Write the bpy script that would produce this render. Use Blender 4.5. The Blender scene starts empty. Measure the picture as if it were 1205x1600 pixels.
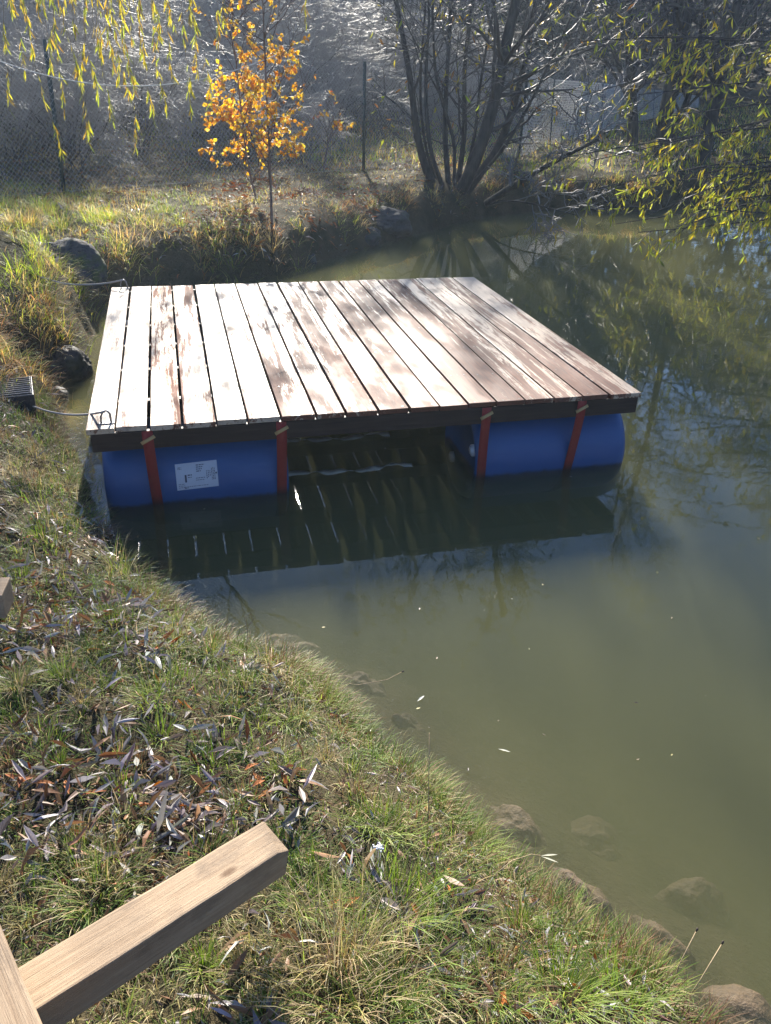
import bpy, bmesh, math, random
import numpy as np
from mathutils import Vector, Matrix, noise as mnoise

# ------------------------------------------------------------------ camera, world, sun, exposure
S = bpy.context.scene
COL = S.collection
R = math.radians
HC, PITCH, ROLL, FPX, PW, PH = 1.935, 29.6, 2.0, 1230.0, 1205.0, 1600.0
cam = bpy.data.objects.new('camera', bpy.data.cameras.new('camera'))
COL.objects.link(cam)
cam.matrix_world = (Matrix.Translation((0, 0, HC)) @ Matrix.Rotation(R(90 - PITCH), 4, 'X') @ Matrix.Rotation(R(ROLL), 4, 'Z'))
cam.data.sensor_fit = 'VERTICAL'
cam.data.sensor_height = 36.0
cam.data.sensor_width = 27.0
cam.data.lens = FPX / PH * 36.0
cam.data.clip_start = 0.05
cam.data.clip_end = 600
S.camera = cam

SUN_EL, SUN_AZ = 28.8, -7.5            # azimuth from +Y, positive towards +X
sdir = Vector((math.sin(R(SUN_AZ)) * math.cos(R(SUN_EL)), math.cos(R(SUN_AZ)) * math.cos(R(SUN_EL)), math.sin(R(SUN_EL))))
world = bpy.data.worlds.new('World')
S.world = world
world.use_nodes = True
wn = world.node_tree
sky = wn.nodes.new('ShaderNodeTexSky')
sky.sky_type = 'NISHITA'
sky.sun_disc = False
sky.sun_elevation = R(SUN_EL)
sky.sun_rotation = R(SUN_AZ)
sky.air_density = 1.0
sky.dust_density = 0.2
sky.ozone_density = 2.5
tint = wn.nodes.new('ShaderNodeMix'); tint.data_type = 'RGBA'; tint.blend_type = 'MULTIPLY'; tint.inputs[0].default_value = 1.0
tint.inputs[7].default_value = (.74, .96, 1.30, 1)            # camera white balance set for the sun
wn.links.new(sky.outputs[0], tint.inputs[6]); wn.links.new(tint.outputs[2], wn.nodes['Background'].inputs[0])
wn.nodes['Background'].inputs[1].default_value = 0.05
sl = bpy.data.lights.new('sun', 'SUN')
sl.energy = 5.0
sl.angle = R(0.8)
sl.color = (1.0, 0.93, 0.82)
so = bpy.data.objects.new('sun', sl)
COL.objects.link(so)
so.location = (0, 0, 40)
so.rotation_euler = (-sdir).to_track_quat('-Z', 'Y').to_euler()
S.view_settings.view_transform = 'Standard'
S.view_settings.look = 'None'
S.view_settings.exposure = 1.65
S.view_settings.gamma = 1.0
S.cycles.max_bounces = 8
S.cycles.volume_bounces = 3
S.cycles.volume_max_steps = 64
S.cycles.transparent_max_bounces = 12
S.cycles.sample_clamp_indirect = 8.0
S.cycles.caustics_reflective = False
S.cycles.caustics_refractive = False

rng = np.random.default_rng(11)
random.seed(5)

# ------------------------------------------------------------------ small helpers
def _ray(px, py):
    p, r = R(PITCH), R(ROLL)
    x = (px - PW / 2) / FPX
    y = -(py - PH / 2) / FPX
    c, s = math.cos(r), math.sin(r)
    xr, yr = c * x - s * y, s * x + c * y
    return np.array([xr, yr * math.sin(p) + math.cos(p), yr * math.cos(p) - math.sin(p)])
def at(px, py, z):
    d = _ray(px, py)
    return d * ((z - HC) / d[2]) + np.array([0, 0, HC])
def aty(px, py, Y):
    d = _ray(px, py)
    return d * (Y / d[1]) + np.array([0, 0, HC])
def project(P):
    p, r = R(PITCH), R(ROLL)
    d = P - np.array([0, 0, HC])
    x = d[:, 0]
    y = d[:, 1] * math.sin(p) + d[:, 2] * math.cos(p)
    z = d[:, 1] * math.cos(p) - d[:, 2] * math.sin(p)
    z = np.where(z < .05, .05, z)
    c, s = math.cos(r), math.sin(r)
    return (c * x + s * y) / z * FPX + PW / 2, -(-s * x + c * y) / z * FPX + PH / 2

def tag(o, label=None, cat=None, group=None, kind=None):
    if label: o['label'] = label
    if cat: o['category'] = cat
    if group: o['group'] = group
    if kind: o['kind'] = kind
    return o
def thing(name, label, cat, loc=(0, 0, 0), group=None, rotz=0.0):
    o = bpy.data.objects.new(name, None)
    COL.objects.link(o)
    o.location = tuple(float(a) for a in loc)
    o.rotation_euler = (0, 0, rotz)
    o.empty_display_size = .1
    return tag(o, label, cat, group)
def link(name, me, mats=None, parent=None):
    if mats is not None:
        for m in (mats if isinstance(mats, (list, tuple)) else [mats]):
            me.materials.append(m)
    o = bpy.data.objects.new(name, me)
    COL.objects.link(o)
    if parent is not None: o.parent = parent
    return o
def raw_mesh(name, V, F, col=None, mat_idx=None, smooth=False):
    """V (n,3); F list of int arrays, each (m,k)."""
    me = bpy.data.meshes.new(name)
    V = np.asarray(V, dtype=np.float32)
    F = [np.asarray(f, dtype=np.int32) for f in F if len(f)]
    loops = np.concatenate([f.ravel() for f in F])
    tot = np.concatenate([np.full(len(f), f.shape[1], np.int32) for f in F])
    start = np.concatenate([[0], np.cumsum(tot)[:-1]]).astype(np.int32)
    me.vertices.add(len(V)); me.vertices.foreach_set('co', V.ravel())
    me.loops.add(len(loops)); me.loops.foreach_set('vertex_index', loops)
    me.polygons.add(len(tot)); me.polygons.foreach_set('loop_start', start); me.polygons.foreach_set('loop_total', tot)
    if mat_idx is not None: me.polygons.foreach_set('material_index', np.asarray(mat_idx, np.int32))
    me.polygons.foreach_set('use_smooth', np.full(len(tot), smooth))
    if col is not None:
        a = me.color_attributes.new('Col', 'FLOAT_COLOR', 'POINT')
        c = np.ones((len(V), 4), np.float32); c[:, :3] = col
        a.data.foreach_set('color', c.ravel())
    me.update(calc_edges=True)
    me.validate()
    return me

class MB:
    """collects boxes, tubes, sheets into ONE mesh"""
    def __init__(s): s.v = []; s.f = {}; s.n = 0; s.order = []
    def add(s, V, faces, mi=0, smooth=False):
        V = np.asarray(V, float)
        for f in faces: s.order.append((tuple(int(i) + s.n for i in f), mi, smooth))
        s.v.append(V); s.n += len(V)
    def box(s, lo, hi, M=None, mi=0, bev=0.0):
        bm = bmesh.new()
        bmesh.ops.create_cube(bm, size=1.0)
        lo, hi = np.array(lo, float), np.array(hi, float)
        for v in bm.verts: v.co = Vector((lo + hi) / 2) + Vector((np.array(v.co) * (hi - lo)))
        if bev: bmesh.ops.bevel(bm, geom=bm.edges[:], offset=bev, segments=2, profile=.6, affect='EDGES')
        s.bm(bm, M, mi)
    def bm(s, bm, M=None, mi=0, smooth=False):
        bm.verts.index_update()
        V = np.array([(M @ v.co if M else v.co)[:] for v in bm.verts])
        s.add(V, [[v.index for v in f.verts] for f in bm.faces], mi, smooth); bm.free()
    def tube(s, pts, r, n=8, mi=0, cap=True):
        V, F = tubes([np.asarray(pts, float)], [np.full(len(pts), r) if np.isscalar(r) else np.asarray(r)], n)
        faces = [tuple(q) for q in F]
        if cap:
            faces.append(tuple(range(n - 1, -1, -1))); faces.append(tuple(len(V) - n + i for i in range(n)))
        s.add(V, faces, mi, True)
    def mesh(s, name):
        me = bpy.data.meshes.new(name)
        me.from_pydata(np.concatenate(s.v).tolist(), [], [o[0] for o in s.order])
        me.polygons.foreach_set('material_index', [o[1] for o in s.order])
        me.polygons.foreach_set('use_smooth', [o[2] for o in s.order])
        me.update()
        return me
    def build(s, name, mats, parent=None):
        return link(name, s.mesh(name), mats, parent)

def tubes(P, Rr, n):
    """P list of (k,3), Rr list of (k,): returns V, quads. Vectorised per length."""
    by = {}
    for i, p in enumerate(P): by.setdefault(len(p), []).append(i)
    Vs, Fs, off = [], [], 0
    a = np.arange(n) * 2 * np.pi / n
    for k, ids in by.items():
        A = np.stack([P[i] for i in ids]); Q = np.stack([Rr[i] for i in ids])
        T = np.gradient(A, axis=1); T /= np.linalg.norm(T, axis=2, keepdims=True) + 1e-9
        main = A[:, -1] - A[:, 0]
        ref = np.where(np.abs(main[:, 2:3]) > .8 * np.linalg.norm(main, axis=1, keepdims=True), np.array([[1., .13, 0]]), np.array([[.05, .1, 1.]]))
        N = np.cross(T, ref[:, None, :]); N /= np.linalg.norm(N, axis=2, keepdims=True) + 1e-9
        B = np.cross(T, N)
        V = A[:, :, None, :] + Q[:, :, None, None] * (np.cos(a)[None, None, :, None] * N[:, :, None, :] + np.sin(a)[None, None, :, None] * B[:, :, None, :])
        m = len(ids)
        idx = np.arange(m * k * n).reshape(m, k, n) + off
        nx = np.roll(idx, -1, axis=2)
        q = np.stack([idx[:, :-1], nx[:, :-1], nx[:, 1:], idx[:, 1:]], axis=-1).reshape(-1, 4)
        Vs.append(V.reshape(-1, 3)); Fs.append(q); off += m * k * n
    return np.concatenate(Vs), np.concatenate(Fs)

_tab = np.random.default_rng(3).random((256, 256))
def vnoise(x, y, s=1.0, seed=0):
    x = np.asarray(x) * s + seed * 17.3 + 500; y = np.asarray(y) * s + seed * 31.7 + 500
    xi, yi = np.floor(x).astype(int), np.floor(y).astype(int)
    fx, fy = x - xi, y - yi
    fx = fx * fx * (3 - 2 * fx); fy = fy * fy * (3 - 2 * fy)
    g = lambda a, b: _tab[a % 256, b % 256]
    return (g(xi, yi) * (1 - fx) + g(xi + 1, yi) * fx) * (1 - fy) + (g(xi, yi + 1) * (1 - fx) + g(xi + 1, yi + 1) * fx) * fy
def fbm(x, y, s, seed=0, o=3):
    t = 0; a = .5
    for i in range(o): t = t + a * vnoise(x, y, s * 2 ** i, seed + i); a *= .5
    return t / (1 - .5 ** o) - .5

# ------------------------------------------------------------------ materials
def new_mat(name):
    m = bpy.data.materials.new(name); m.use_nodes = True
    nt = m.node_tree
    return m, nt, nt.nodes['Principled BSDF'], nt.nodes['Material Output']
def N(nt, t, **kw):
    n = nt.nodes.new(t)
    for k, v in kw.items():
        if k.startswith('i_'):
            key = k[2:]; key = int(key) if key.isdigit() else key.replace('_', ' ')
            n.inputs[key].default_value = v
        else: setattr(n, k, v)
    return n
def ramp(nt, stops, interp='LINEAR'):
    r = nt.nodes.new('ShaderNodeValToRGB'); r.color_ramp.interpolation = interp
    e = r.color_ramp.elements
    while len(e) < len(stops): e.new(.5)
    for q, (p, c) in zip(e, stops): q.position = p; q.color = (*c, 1)
    return r
def mixc(nt, f, a, b, mode='MIX'):
    m = nt.nodes.new('ShaderNodeMix'); m.data_type = 'RGBA'; m.blend_type = mode
    for sock, val in ((m.inputs[0], f), (m.inputs[6], a), (m.inputs[7], b)):
        if isinstance(val, bpy.types.NodeSocket): nt.links.new(val, sock)
        elif isinstance(val, (int, float)): sock.default_value = val
        else: sock.default_value = (*val, 1)
    return m.outputs[2]
def mth(nt, op, a, b=0.0, clamp=False):
    m = nt.nodes.new('ShaderNodeMath'); m.operation = op; m.use_clamp = clamp
    for sock, val in ((m.inputs[0], a), (m.inputs[1], b)):
        if isinstance(val, bpy.types.NodeSocket): nt.links.new(val, sock)
        else: sock.default_value = val
    return m.outputs[0]
def coords(nt, scale=(1, 1, 1), out='Object'):
    t = nt.nodes.new('ShaderNodeTexCoord'); mp = nt.nodes.new('ShaderNodeMapping')
    mp.inputs['Scale'].default_value = scale
    nt.links.new(t.outputs[out], mp.inputs[0])
    return mp.outputs[0]
def noise(nt, vec, scale, detail=4, rough=.55, dist=0.0):
    n = N(nt, 'ShaderNodeTexNoise'); n.inputs['Scale'].default_value = scale; n.inputs['Detail'].default_value = detail
    n.inputs['Roughness'].default_value = rough; n.inputs['Distortion'].default_value = dist
    nt.links.new(vec, n.inputs['Vector']); return n.outputs[0]
def bump(nt, h, strength, dist, bsdf):
    b = N(nt, 'ShaderNodeBump'); b.inputs['Strength'].default_value = strength; b.inputs['Distance'].default_value = dist
    nt.links.new(h, b.inputs['Height'])
    if bsdf is not None: nt.links.new(b.outputs[0], bsdf.inputs['Normal'])
    return b.outputs[0]
def simple(name, c, rough=.6, metal=0.0, var=0.0, scale=12, spec=.5):
    m, nt, b, o = new_mat(name)
    b.inputs['Roughness'].default_value = rough; b.inputs['Metallic'].default_value = metal
    b.inputs['Specular IOR Level'].default_value = spec
    if var:
        n = noise(nt, coords(nt), scale)
        nt.links.new(mixc(nt, n, [x * (1 - var) for x in c], [min(1, x * (1 + var)) for x in c]), b.inputs['Base Color'])
        bump(nt, n, .25, .01, b)
    else: b.inputs['Base Color'].default_value = (*c, 1)
    return m

def mat_leaf(name, trans=.45, rough=.45, spec=.4):
    m, nt, b, o = new_mat(name)
    a = N(nt, 'ShaderNodeAttribute', attribute_name='Col')
    nt.links.new(a.outputs['Color'], b.inputs['Base Color'])
    b.inputs['Roughness'].default_value = rough; b.inputs['Specular IOR Level'].default_value = spec
    t = N(nt, 'ShaderNodeBsdfTranslucent')
    br = N(nt, 'ShaderNodeHueSaturation'); br.inputs['Saturation'].default_value = 1.15; br.inputs['Value'].default_value = 1.35
    nt.links.new(a.outputs['Color'], br.inputs['Color']); nt.links.new(br.outputs[0], t.inputs[0])
    mx = N(nt, 'ShaderNodeMixShader'); mx.inputs[0].default_value = trans
    nt.links.new(b.outputs[0], mx.inputs[1]); nt.links.new(t.outputs[0], mx.inputs[2]); nt.links.new(mx.outputs[0], o.inputs[0])
    return m
M_GRASS = mat_leaf('grass_blade', .34, .5, .3)
M_GRASSF = mat_leaf('pale_grass_blade', .5, .5, .4)
M_LITTER = mat_leaf('dry_leaf', .15, .5, .45)
M_LEAF = mat_leaf('tree_leaf', .6, .4, .45)
M_NEEDLE = mat_leaf('evergreen_leaf', .15, .6, .2)

def mat_attr(name, rough=.7, spec=.3):
    m, nt, b, o = new_mat(name)
    a = N(nt, 'ShaderNodeAttribute', attribute_name='Col')
    nt.links.new(a.outputs['Color'], b.inputs['Base Color']); b.inputs['Roughness'].default_value = rough
    b.inputs['Specular IOR Level'].default_value = spec
    return m
M_TWIG = mat_attr('twig', .5, .5)

def mat_bark(name, c1, c2):
    m, nt, b, o = new_mat(name)
    v = coords(nt, (1, 1, .25))
    n = noise(nt, v, 22, 5, .65)
    r = ramp(nt, [(.3, c1), (.7, c2)]); nt.links.new(n, r.inputs[0]); nt.links.new(r.outputs[0], b.inputs['Base Color'])
    b.inputs['Roughness'].default_value = .75; b.inputs['Specular IOR Level'].default_value = .3
    bump(nt, n, .7, .02, b)
    return m
M_BARK = mat_bark('dark_bark', (.025, .022, .02), (.09, .08, .068))
M_BARK2 = mat_bark('sapling_bark', (.16, .10, .075), (.34, .25, .20))

def mat_ground():
    m, nt, b, o = new_mat('bank_soil')
    v = coords(nt)
    n1 = noise(nt, v, 3.2, 6, .65); n2 = noise(nt, v, 45, 5, .7)
    c = ramp(nt, [(.25, (.010, .008, .006)), (.5, (.034, .025, .016)), (.75, (.085, .066, .042))]); nt.links.new(n2, c.inputs[0])
    c2 = ramp(nt, [(.35, (.05, .055, .02)), (.65, (.20, .16, .085))]); nt.links.new(n1, c2.inputs[0])
    nt.links.new(mixc(nt, .5, c.outputs[0], c2.outputs[0]), b.inputs['Base Color'])
    b.inputs['Roughness'].default_value = .9; b.inputs['Specular IOR Level'].default_value = .15
    bump(nt, n2, .9, .03, b)
    return m
M_GROUND = mat_ground()

def mat_water():
    """clear rippled surface over silty water: the colour comes from light scattered in the water's volume"""
    m, nt, b, o = new_mat('pond_water')
    nt.nodes.remove(b)
    tr = N(nt, 'ShaderNodeBsdfTransparent')
    gl = N(nt, 'ShaderNodeBsdfGlossy'); gl.inputs['Roughness'].default_value = .01; gl.inputs[0].default_value = (1, 1, 1, 1)
    fr = N(nt, 'ShaderNodeFresnel'); fr.inputs[0].default_value = 1.333
    v = coords(nt)
    w1 = noise(nt, v, 5.0, 2, .5, .4); w2 = noise(nt, coords(nt, (1.0, .7, 1)), 26.0, 2, .5, .3)
    big = noise(nt, v, .35, 2)
    h = mth(nt, 'ADD', w1, mth(nt, 'MULTIPLY', w2, .28))
    bp = N(nt, 'ShaderNodeBump'); bp.inputs['Distance'].default_value = .0015
    nt.links.new(mth(nt, 'MULTIPLY', big, .55), bp.inputs['Strength']); nt.links.new(h, bp.inputs['Height'])
    nt.links.new(bp.outputs[0], gl.inputs['Normal']); nt.links.new(bp.outputs[0], fr.inputs['Normal'])
    ge = N(nt, 'ShaderNodeNewGeometry')
    fac = mth(nt, 'MULTIPLY', fr.outputs[0], mth(nt, 'SUBTRACT', 1.0, ge.outputs['Backfacing']))
    fin = N(nt, 'ShaderNodeMixShader')
    nt.links.new(fac, fin.inputs[0]); nt.links.new(tr.outputs[0], fin.inputs[1]); nt.links.new(gl.outputs[0], fin.inputs[2])
    nt.links.new(fin.outputs[0], o.inputs['Surface'])
    DENS, ALB = 3.2, (.295, .30, .14)
    sc = N(nt, 'ShaderNodeVolumeScatter'); sc.inputs['Color'].default_value = (*ALB, 1); sc.inputs['Density'].default_value = DENS; sc.inputs['Anisotropy'].default_value = .0
    ab = N(nt, 'ShaderNodeVolumeAbsorption'); ab.inputs['Color'].default_value = (*ALB, 1); ab.inputs['Density'].default_value = DENS
    ad = N(nt, 'ShaderNodeAddShader'); nt.links.new(sc.outputs[0], ad.inputs[0]); nt.links.new(ab.outputs[0], ad.inputs[1])
    nt.links.new(ad.outputs[0], o.inputs['Volume'])
    return m
M_WATER = mat_water()

def mat_plank():
    m, nt, b, o = new_mat('stained_deck_board')
    oi = N(nt, 'ShaderNodeObjectInfo')
    tc = N(nt, 'ShaderNodeTexCoord')
    vm = N(nt, 'ShaderNodeVectorMath', operation='ADD'); nt.links.new(tc.outputs['Object'], vm.inputs[0])
    cb = N(nt, 'ShaderNodeCombineXYZ'); nt.links.new(mth(nt, 'MULTIPLY', oi.outputs['Random'], 37.0), cb.inputs[2]); nt.links.new(cb.outputs[0], vm.inputs[1])
    def mp(s):
        q = N(nt, 'ShaderNodeMapping'); q.inputs['Scale'].default_value = s; nt.links.new(vm.outputs[0], q.inputs[0]); return q.outputs[0]
    grain = noise(nt, mp((60, 2.2, 60)), 1.6, 6, .7, .6)
    patch = noise(nt, mp((17, 1.1, 17)), 1.0, 7, .74, .5)
    fine = noise(nt, mp((26, 7, 26)), 2.6, 6, .8)
    cloud = noise(nt, mp((9, 3.2, 9)), 1.0, 3, .5)
    st = N(nt, 'ShaderNodeAttribute', attribute_name='Col')
    sp = N(nt, 'ShaderNodeSeparateColor'); nt.links.new(st.outputs['Color'], sp.inputs[0])
    stain = mth(nt, 'ADD', mth(nt, 'ADD', mth(nt, 'MULTIPLY', patch, 1.6), mth(nt, 'MULTIPLY', mth(nt, 'ADD', mth(nt, 'MULTIPLY', fine, .5), mth(nt, 'MULTIPLY', grain, .7)), .62)), sp.outputs[0])
    mask = N(nt, 'ShaderNodeMapRange', clamp=True); mask.inputs[1].default_value = 1.11; mask.inputs[2].default_value = 1.21
    nt.links.new(stain, mask.inputs[0])
    pale = ramp(nt, [(.25, (.38, .26, .17)), (.5, (.58, .45, .32)), (.8, (.70, .58, .45))]); nt.links.new(grain, pale.inputs[0])
    red = ramp(nt, [(.25, (.055, .017, .009)), (.55, (.165, .052, .022)), (.85, (.27, .105, .045))]); nt.links.new(grain, red.inputs[0])
    c = mixc(nt, mask.outputs[0], pale.outputs[0], red.outputs[0])
    dk = N(nt, 'ShaderNodeMapRange', clamp=True); dk.inputs[1].default_value = .58; dk.inputs[2].default_value = .72; dk.inputs[4].default_value = .62
    nt.links.new(cloud, dk.inputs[0])
    c = mixc(nt, dk.outputs[0], c, (.13, .10, .085))
    # knots
    vo = N(nt, 'ShaderNodeTexVoronoi'); vo.inputs['Scale'].default_value = 1.0; nt.links.new(mp((6.5, 2.6, 6.5)), vo.inputs['Vector'])
    kn = N(nt, 'ShaderNodeMapRange', clamp=True); kn.inputs[1].default_value = .05; kn.inputs[2].default_value = .10; kn.inputs[3].default_value = .8; kn.inputs[4].default_value = 0
    nt.links.new(vo.outputs['Distance'], kn.inputs[0])
    c = mixc(nt, kn.outputs[0], c, (.09, .05, .03))
    nt.links.new(c, b.inputs['Base Color'])
    rg = N(nt, 'ShaderNodeMapRange'); rg.inputs[3].default_value = .35; rg.inputs[4].default_value = .56
    nt.links.new(mth(nt, 'MAXIMUM', mask.outputs[0], dk.outputs[0]), rg.inputs[0]); nt.links.new(mth(nt, 'ADD', rg.outputs[0], mth(nt, 'ADD', mth(nt, 'MULTIPLY', mth(nt, 'SUBTRACT', cloud, .45), .75, True), mth(nt, 'MULTIPLY', sp.outputs[1], mth(nt, 'MULTIPLY', patch, 1.0)))), b.inputs['Roughness'])
    b.inputs['Specular IOR Level'].default_value = .6
    bump(nt, mth(nt, 'ADD', grain, mth(nt, 'MULTIPLY', fine, .5)), .35, .004, b)
    return m
M_PLANK = mat_plank()

def mat_wood(name, c1, c2, c3, rough=.6, axis=1, scale=1.0):
    m, nt, b, o = new_mat(name)
    s = [55 * scale, 55 * scale, 55 * scale]; s[axis] = 2.0 * scale
    g = noise(nt, coords(nt, s), 1.3, 7, .7, .8)
    s2 = [12, 12, 12]; s2[axis] = 1.5
    g2 = noise(nt, coords(nt, s2), 1.0, 4, .6)
    r = ramp(nt, [(.28, c1), (.5, c2), (.75, c3)])
    nt.links.new(mth(nt, 'ADD', mth(nt, 'MULTIPLY', g, .7), mth(nt, 'MULTIPLY', g2, .3)), r.inputs[0])
    nt.links.new(r.outputs[0], b.inputs['Base Color']); b.inputs['Roughness'].default_value = rough
    b.inputs['Specular IOR Level'].default_value = .3
    bump(nt, g, .4, .004, b)
    return m
M_FASCIA = mat_wood('dark_stained_wood', (.018, .012, .01), (.045, .028, .022), (.075, .05, .04), .5, 0)
def mat_beam(name, seed):
    m, nt, b, o = new_mat(name)
    g = noise(nt, coords(nt, (3.0, 110, 110)), 1.5, 8, .75, 1.0)
    g2 = noise(nt, coords(nt, (1.2, 14, 14)), 1.3, 5, .65, .8)
    dirt = noise(nt, coords(nt, (7, 12, 12)), 1.4, 6, .7)
    r = ramp(nt, [(.28, (.20, .135, .08)), (.44, (.33, .235, .15)), (.58, (.42, .315, .21)), (.78, (.48, .375, .27))])
    nt.links.new(mth(nt, 'ADD', mth(nt, 'MULTIPLY', g, .6), mth(nt, 'MULTIPLY', g2, .4)), r.inputs[0])
    dk = N(nt, 'ShaderNodeMapRange', clamp=True); dk.inputs[1].default_value = .52; dk.inputs[2].default_value = .70; dk.inputs[4].default_value = .75
    nt.links.new(dirt, dk.inputs[0])
    c = mixc(nt, dk.outputs[0], r.outputs[0], (.20, .15, .105))
    vo = N(nt, 'ShaderNodeTexVoronoi'); vo.inputs['Scale'].default_value = 1.0; nt.links.new(coords(nt, (5 + seed, 13, 13)), vo.inputs['Vector'])
    kn = N(nt, 'ShaderNodeMapRange', clamp=True); kn.inputs[1].default_value = .06; kn.inputs[2].default_value = .13; kn.inputs[3].default_value = .85; kn.inputs[4].default_value = 0
    nt.links.new(vo.outputs['Distance'], kn.inputs[0]); c = mixc(nt, kn.outputs[0], c, (.13, .075, .04))
    cr = noise(nt, coords(nt, (1.1, 38, 38)), 1.0, 3, .5, .3)
    ck = N(nt, 'ShaderNodeMapRange', clamp=True); ck.inputs[1].default_value = .70; ck.inputs[2].default_value = .73
    nt.links.new(cr, ck.inputs[0]); c = mixc(nt, ck.outputs[0], c, (.07, .045, .03))
    nt.links.new(c, b.inputs['Base Color']); b.inputs['Roughness'].default_value = .75; b.inputs['Specular IOR Level'].default_value = .25
    bump(nt, mth(nt, 'SUBTRACT', g, ck.outputs[0]), .7, .004, b)
    return m
M_BEAM = mat_beam('sawn_pine', 0); M_BEAMY = mat_beam('weathered_pine', 2)

def mat_blue():
    m, nt, b, o = new_mat('blue_plastic')
    n = noise(nt, coords(nt, (2, 6, 6)), 3, 5, .6); n2 = noise(nt, coords(nt, (4, 40, 40)), 2, 4, .6)
    c = mixc(nt, n, (.012, .078, .225), (.020, .10, .285))
    sc = N(nt, 'ShaderNodeMapRange', clamp=True); sc.inputs[1].default_value = .62; sc.inputs[2].default_value = .75; sc.inputs[4].default_value = .3
    nt.links.new(n2, sc.inputs[0])
    nt.links.new(mixc(nt, sc.outputs[0], c, (.06, .11, .25)), b.inputs['Base Color'])
    sx = N(nt, 'ShaderNodeSeparateXYZ'); nt.links.new(coords(nt), sx.inputs[0])
    gr = N(nt, 'ShaderNodeMapRange', clamp=True); gr.inputs[1].default_value = .006; gr.inputs[2].default_value = -.02; gr.inputs[4].default_value = .93  # algae at the waterline; shade below it painted into the colour
    nt.links.new(mth(nt, 'SUBTRACT', sx.outputs[2], mth(nt, 'MULTIPLY', mth(nt, 'SUBTRACT', noise(nt, coords(nt, (9, 9, 9)), 1.5, 6, .7), .35), .05)), gr.inputs[0])
    old = b.inputs['Base Color'].links[0].from_socket
    nt.links.new(mixc(nt, gr.outputs[0], old, (.016, .02, .014)), b.inputs['Base Color'])
    b.inputs['Roughness'].default_value = .42
    bump(nt, n, .06, .02, b)
    return m
M_BLUE = mat_blue()
def mat_web():
    m, nt, b, o = new_mat('red_webbing')
    w = N(nt, 'ShaderNodeTexWave', wave_type='BANDS', bands_direction='X'); w.inputs['Scale'].default_value = 60; nt.links.new(coords(nt), w.inputs[0])
    n = noise(nt, coords(nt), 14, 4)
    sx = N(nt, 'ShaderNodeSeparateXYZ'); nt.links.new(coords(nt), sx.inputs[0])
    gr = N(nt, 'ShaderNodeMapRange', clamp=True); gr.inputs[1].default_value = .06; gr.inputs[2].default_value = -.01; gr.inputs[4].default_value = .92   # wet, slimy lower end, painted extra dark for the shade under water
    nt.links.new(sx.outputs[2], gr.inputs[0])
    nt.links.new(mixc(nt, gr.outputs[0], mixc(nt, n, (.24, .017, .012), (.36, .032, .022)), (.018, .014, .011)), b.inputs['Base Color']); b.inputs['Roughness'].default_value = .7
    bump(nt, w.outputs[1], .3, .002, b)
    return m
M_WEB = mat_web()
M_BRASS = simple('zinc_yellow_metal', (.62, .47, .24), .4, .8, .2, 60)
M_PAPER = simple('white_paper', (.62, .63, .66), .5, 0, .06, 30)
M_INK = simple('dark_ink', (.06, .06, .09), .6)
M_STEEL = simple('grey_steel', (.25, .25, .26), .4, .8, .2, 40)
M_ROPE = simple('weathered_rope', (.32, .30, .28), .8, 0, .25, 90)
M_CORD = simple('white_cord', (.75, .75, .72), .6, 0, .1, 60)
M_WIRE = simple('sunlit_galvanised_wire', (.95, .93, .88), .45, .8)  # galvanised wire lightened so its colour carries the sun's glint
M_WIRED = simple('dimmed_galvanised_wire', (.50, .51, .51), .5, .7)  # same galvanised wire toned darker for the fence that glints less
M_POST = simple('green_painted_steel', (.02, .045, .04), .45, 0, .2, 20)
M_CRATE = simple('dark_grey_plastic', (.035, .038, .045), .35, 0, .2, 30)
M_WHITE = simple('white_plastic', (.75, .76, .78), .4)
M_STRIP = simple('pale_strip_surface', (.36, .33, .24), .35, 0, .3, 25)
M_SEED = simple('dark_seed_head', (.03, .02, .015), .8, 0, .3, 200)
M_STALK = simple('dry_stalk', (.35, .26, .14), .7, 0, .2, 50)

def mat_rock(name, c1, c2, moss=0.0, rough=.85):
    m, nt, b, o = new_mat(name)
    v = coords(nt)
    n = noise(nt, v, 7, 7, .65); n2 = noise(nt, v, 55, 4, .6)
    r = ramp(nt, [(.3, c1), (.7, c2)]); nt.links.new(mth(nt, 'ADD', mth(nt, 'MULTIPLY', n, .7), mth(nt, 'MULTIPLY', n2, .3)), r.inputs[0])
    c = r.outputs[0]
    if moss:
        k = N(nt, 'ShaderNodeMapRange', clamp=True); k.inputs[1].default_value = .52; k.inputs[2].default_value = .62; k.inputs[4].default_value = moss
        nt.links.new(noise(nt, v, 4.3, 5, .6), k.inputs[0]); c = mixc(nt, k.outputs[0], c, (.07, .10, .02))
    nt.links.new(c, b.inputs['Base Color']); b.inputs['Roughness'].default_value = rough
    bump(nt, mth(nt, 'ADD', n, mth(nt, 'MULTIPLY', n2, .4)), .6, .03, b)
    return m
M_ROCK = mat_rock('lichen_stone', (.03, .028, .026), (.12, .112, .105), .9)
M_ROCKD = mat_rock('dark_damp_stone', (.02, .019, .018), (.08, .074, .068), .3, .6)
M_ROCKW = mat_rock('silted_brown_stone', (.045, .030, .016), (.16, .10, .05), .22, .75)

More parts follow.
